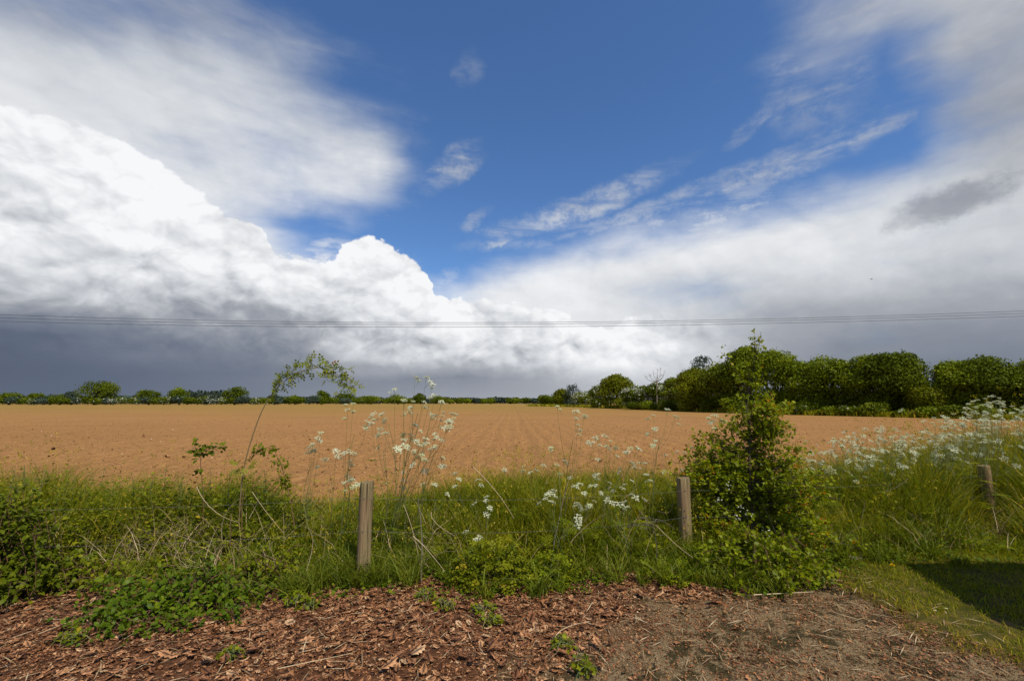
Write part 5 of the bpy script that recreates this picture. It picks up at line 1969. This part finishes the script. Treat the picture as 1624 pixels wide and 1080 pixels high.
rr = 1 + .2 * np.sin(th * 3 + 1) + .1 * np.cos(th * 2)
low_ = np.stack([q[0] + .16 * rr * np.cos(th), q[1] + .10 * rr * np.sin(th), np.full(12, .0)], 1)
top_ = np.stack([q[0] + .13 * rr * np.cos(th), q[1] + .08 * rr * np.sin(th), .05 + .008 * np.sin(th * 2)], 1)
g = Geo()
g.add(np.concatenate([low_ - [0, 0, .05], low_ + [0, 0, .035], top_, [[q[0], q[1], .056]]]), [(i + 12 * k, (i + 1) % 12 + 12 * k, (i + 1) % 12 + 12 * (k + 1), i + 12 * (k + 1)) for k in (0, 1) for i in range(12)])
g.addmix(np.concatenate([top_, [[q[0], q[1], .056]]]), [np.array([(i, (i + 1) % 12, 12) for i in range(12)])], .5)
tag(g.build('flat_stone', M['stone']), 'flat grey stone sunk in the ground between hawthorn and lawn', 'stone')

# ------------------------------------------------------------------ the shed whose roof shades the corner of the lawn
T = gnd(1430, 901)
eh = 2.25
sx, sy = -sun_dir.x / sun_dir.z, -sun_dir.y / sun_dir.z      # shadow run per metre of height
cx_, cy_ = T[0] - sx * eh, T[1] - sy * eh                    # front left eave corner
root = empty('garden_shed', (cx_ + 1.5, cy_ - 1.6, 0), 'boarded garden shed beside the lawn, out of the frame to the right', 'shed')
W_, Dp, rise = 3.4, 3.2, .42
oh = .18
x0, x1, yf, yb = cx_ + oh, cx_ + W_ - oh, cy_ - oh, cy_ - Dp + oh


def boxm(g, a, b, mi=0):
    (ax, ay, az_), (bx, by, bz) = a, b
    V = [(x, y, z) for x in (ax, bx) for y in (ay, by) for z in (az_, bz)]
    g.add(V, [(0, 1, 3, 2), (4, 6, 7, 5), (0, 4, 5, 1), (2, 3, 7, 6), (0, 2, 6, 4), (1, 5, 7, 3)], .5, mi)


nb = 15
for k in range(nb):
    for (a, b) in (((x0, yf - .02, 0), (x1, yf, 0)), ((x0, yb, 0), (x1, yb + .02, 0)), ((x0 - .02, yb, 0), (x0, yf, 0)), ((x1, yb, 0), (x1 + .02, yf, 0))):
        g = Geo()
        z0_ = k * (eh - .03) / nb
        boxm(g, (a[0], a[1], z0_ + .004), (b[0], b[1], z0_ + (eh - .03) / nb - .004))
        g.build('board', M['board'], root)
ym = cy_ - Dp / 2
zr = eh + Dp / 2 * rise
for sgn, ye in ((1, cy_), (-1, cy_ - Dp)):
    g = Geo()
    V = [(cx_, ye, eh), (cx_ + W_, ye, eh), (cx_ + W_, ym, zr), (cx_, ym, zr)]
    g.add(V + [(x, y, z + .05) for x, y, z in V], [(0, 1, 2, 3), (4, 7, 6, 5), (0, 4, 5, 1), (1, 5, 6, 2), (2, 6, 7, 3), (3, 7, 4, 0)])
    g.build('roof_panel', M['felt'], root)
for xx in (x0 - .01, x1 + .005):
    g = Geo()
    V = [(xx, yf, eh), (xx, yb, eh), (xx, ym, zr - .06)]
    g.add(V + [(x + .015, y, z) for x, y, z in V], [(0, 1, 2), (3, 5, 4)])
    g.build('gable', M['board'], root)

for o in C.objects:
    if '_o' in o:
        del o['_o']
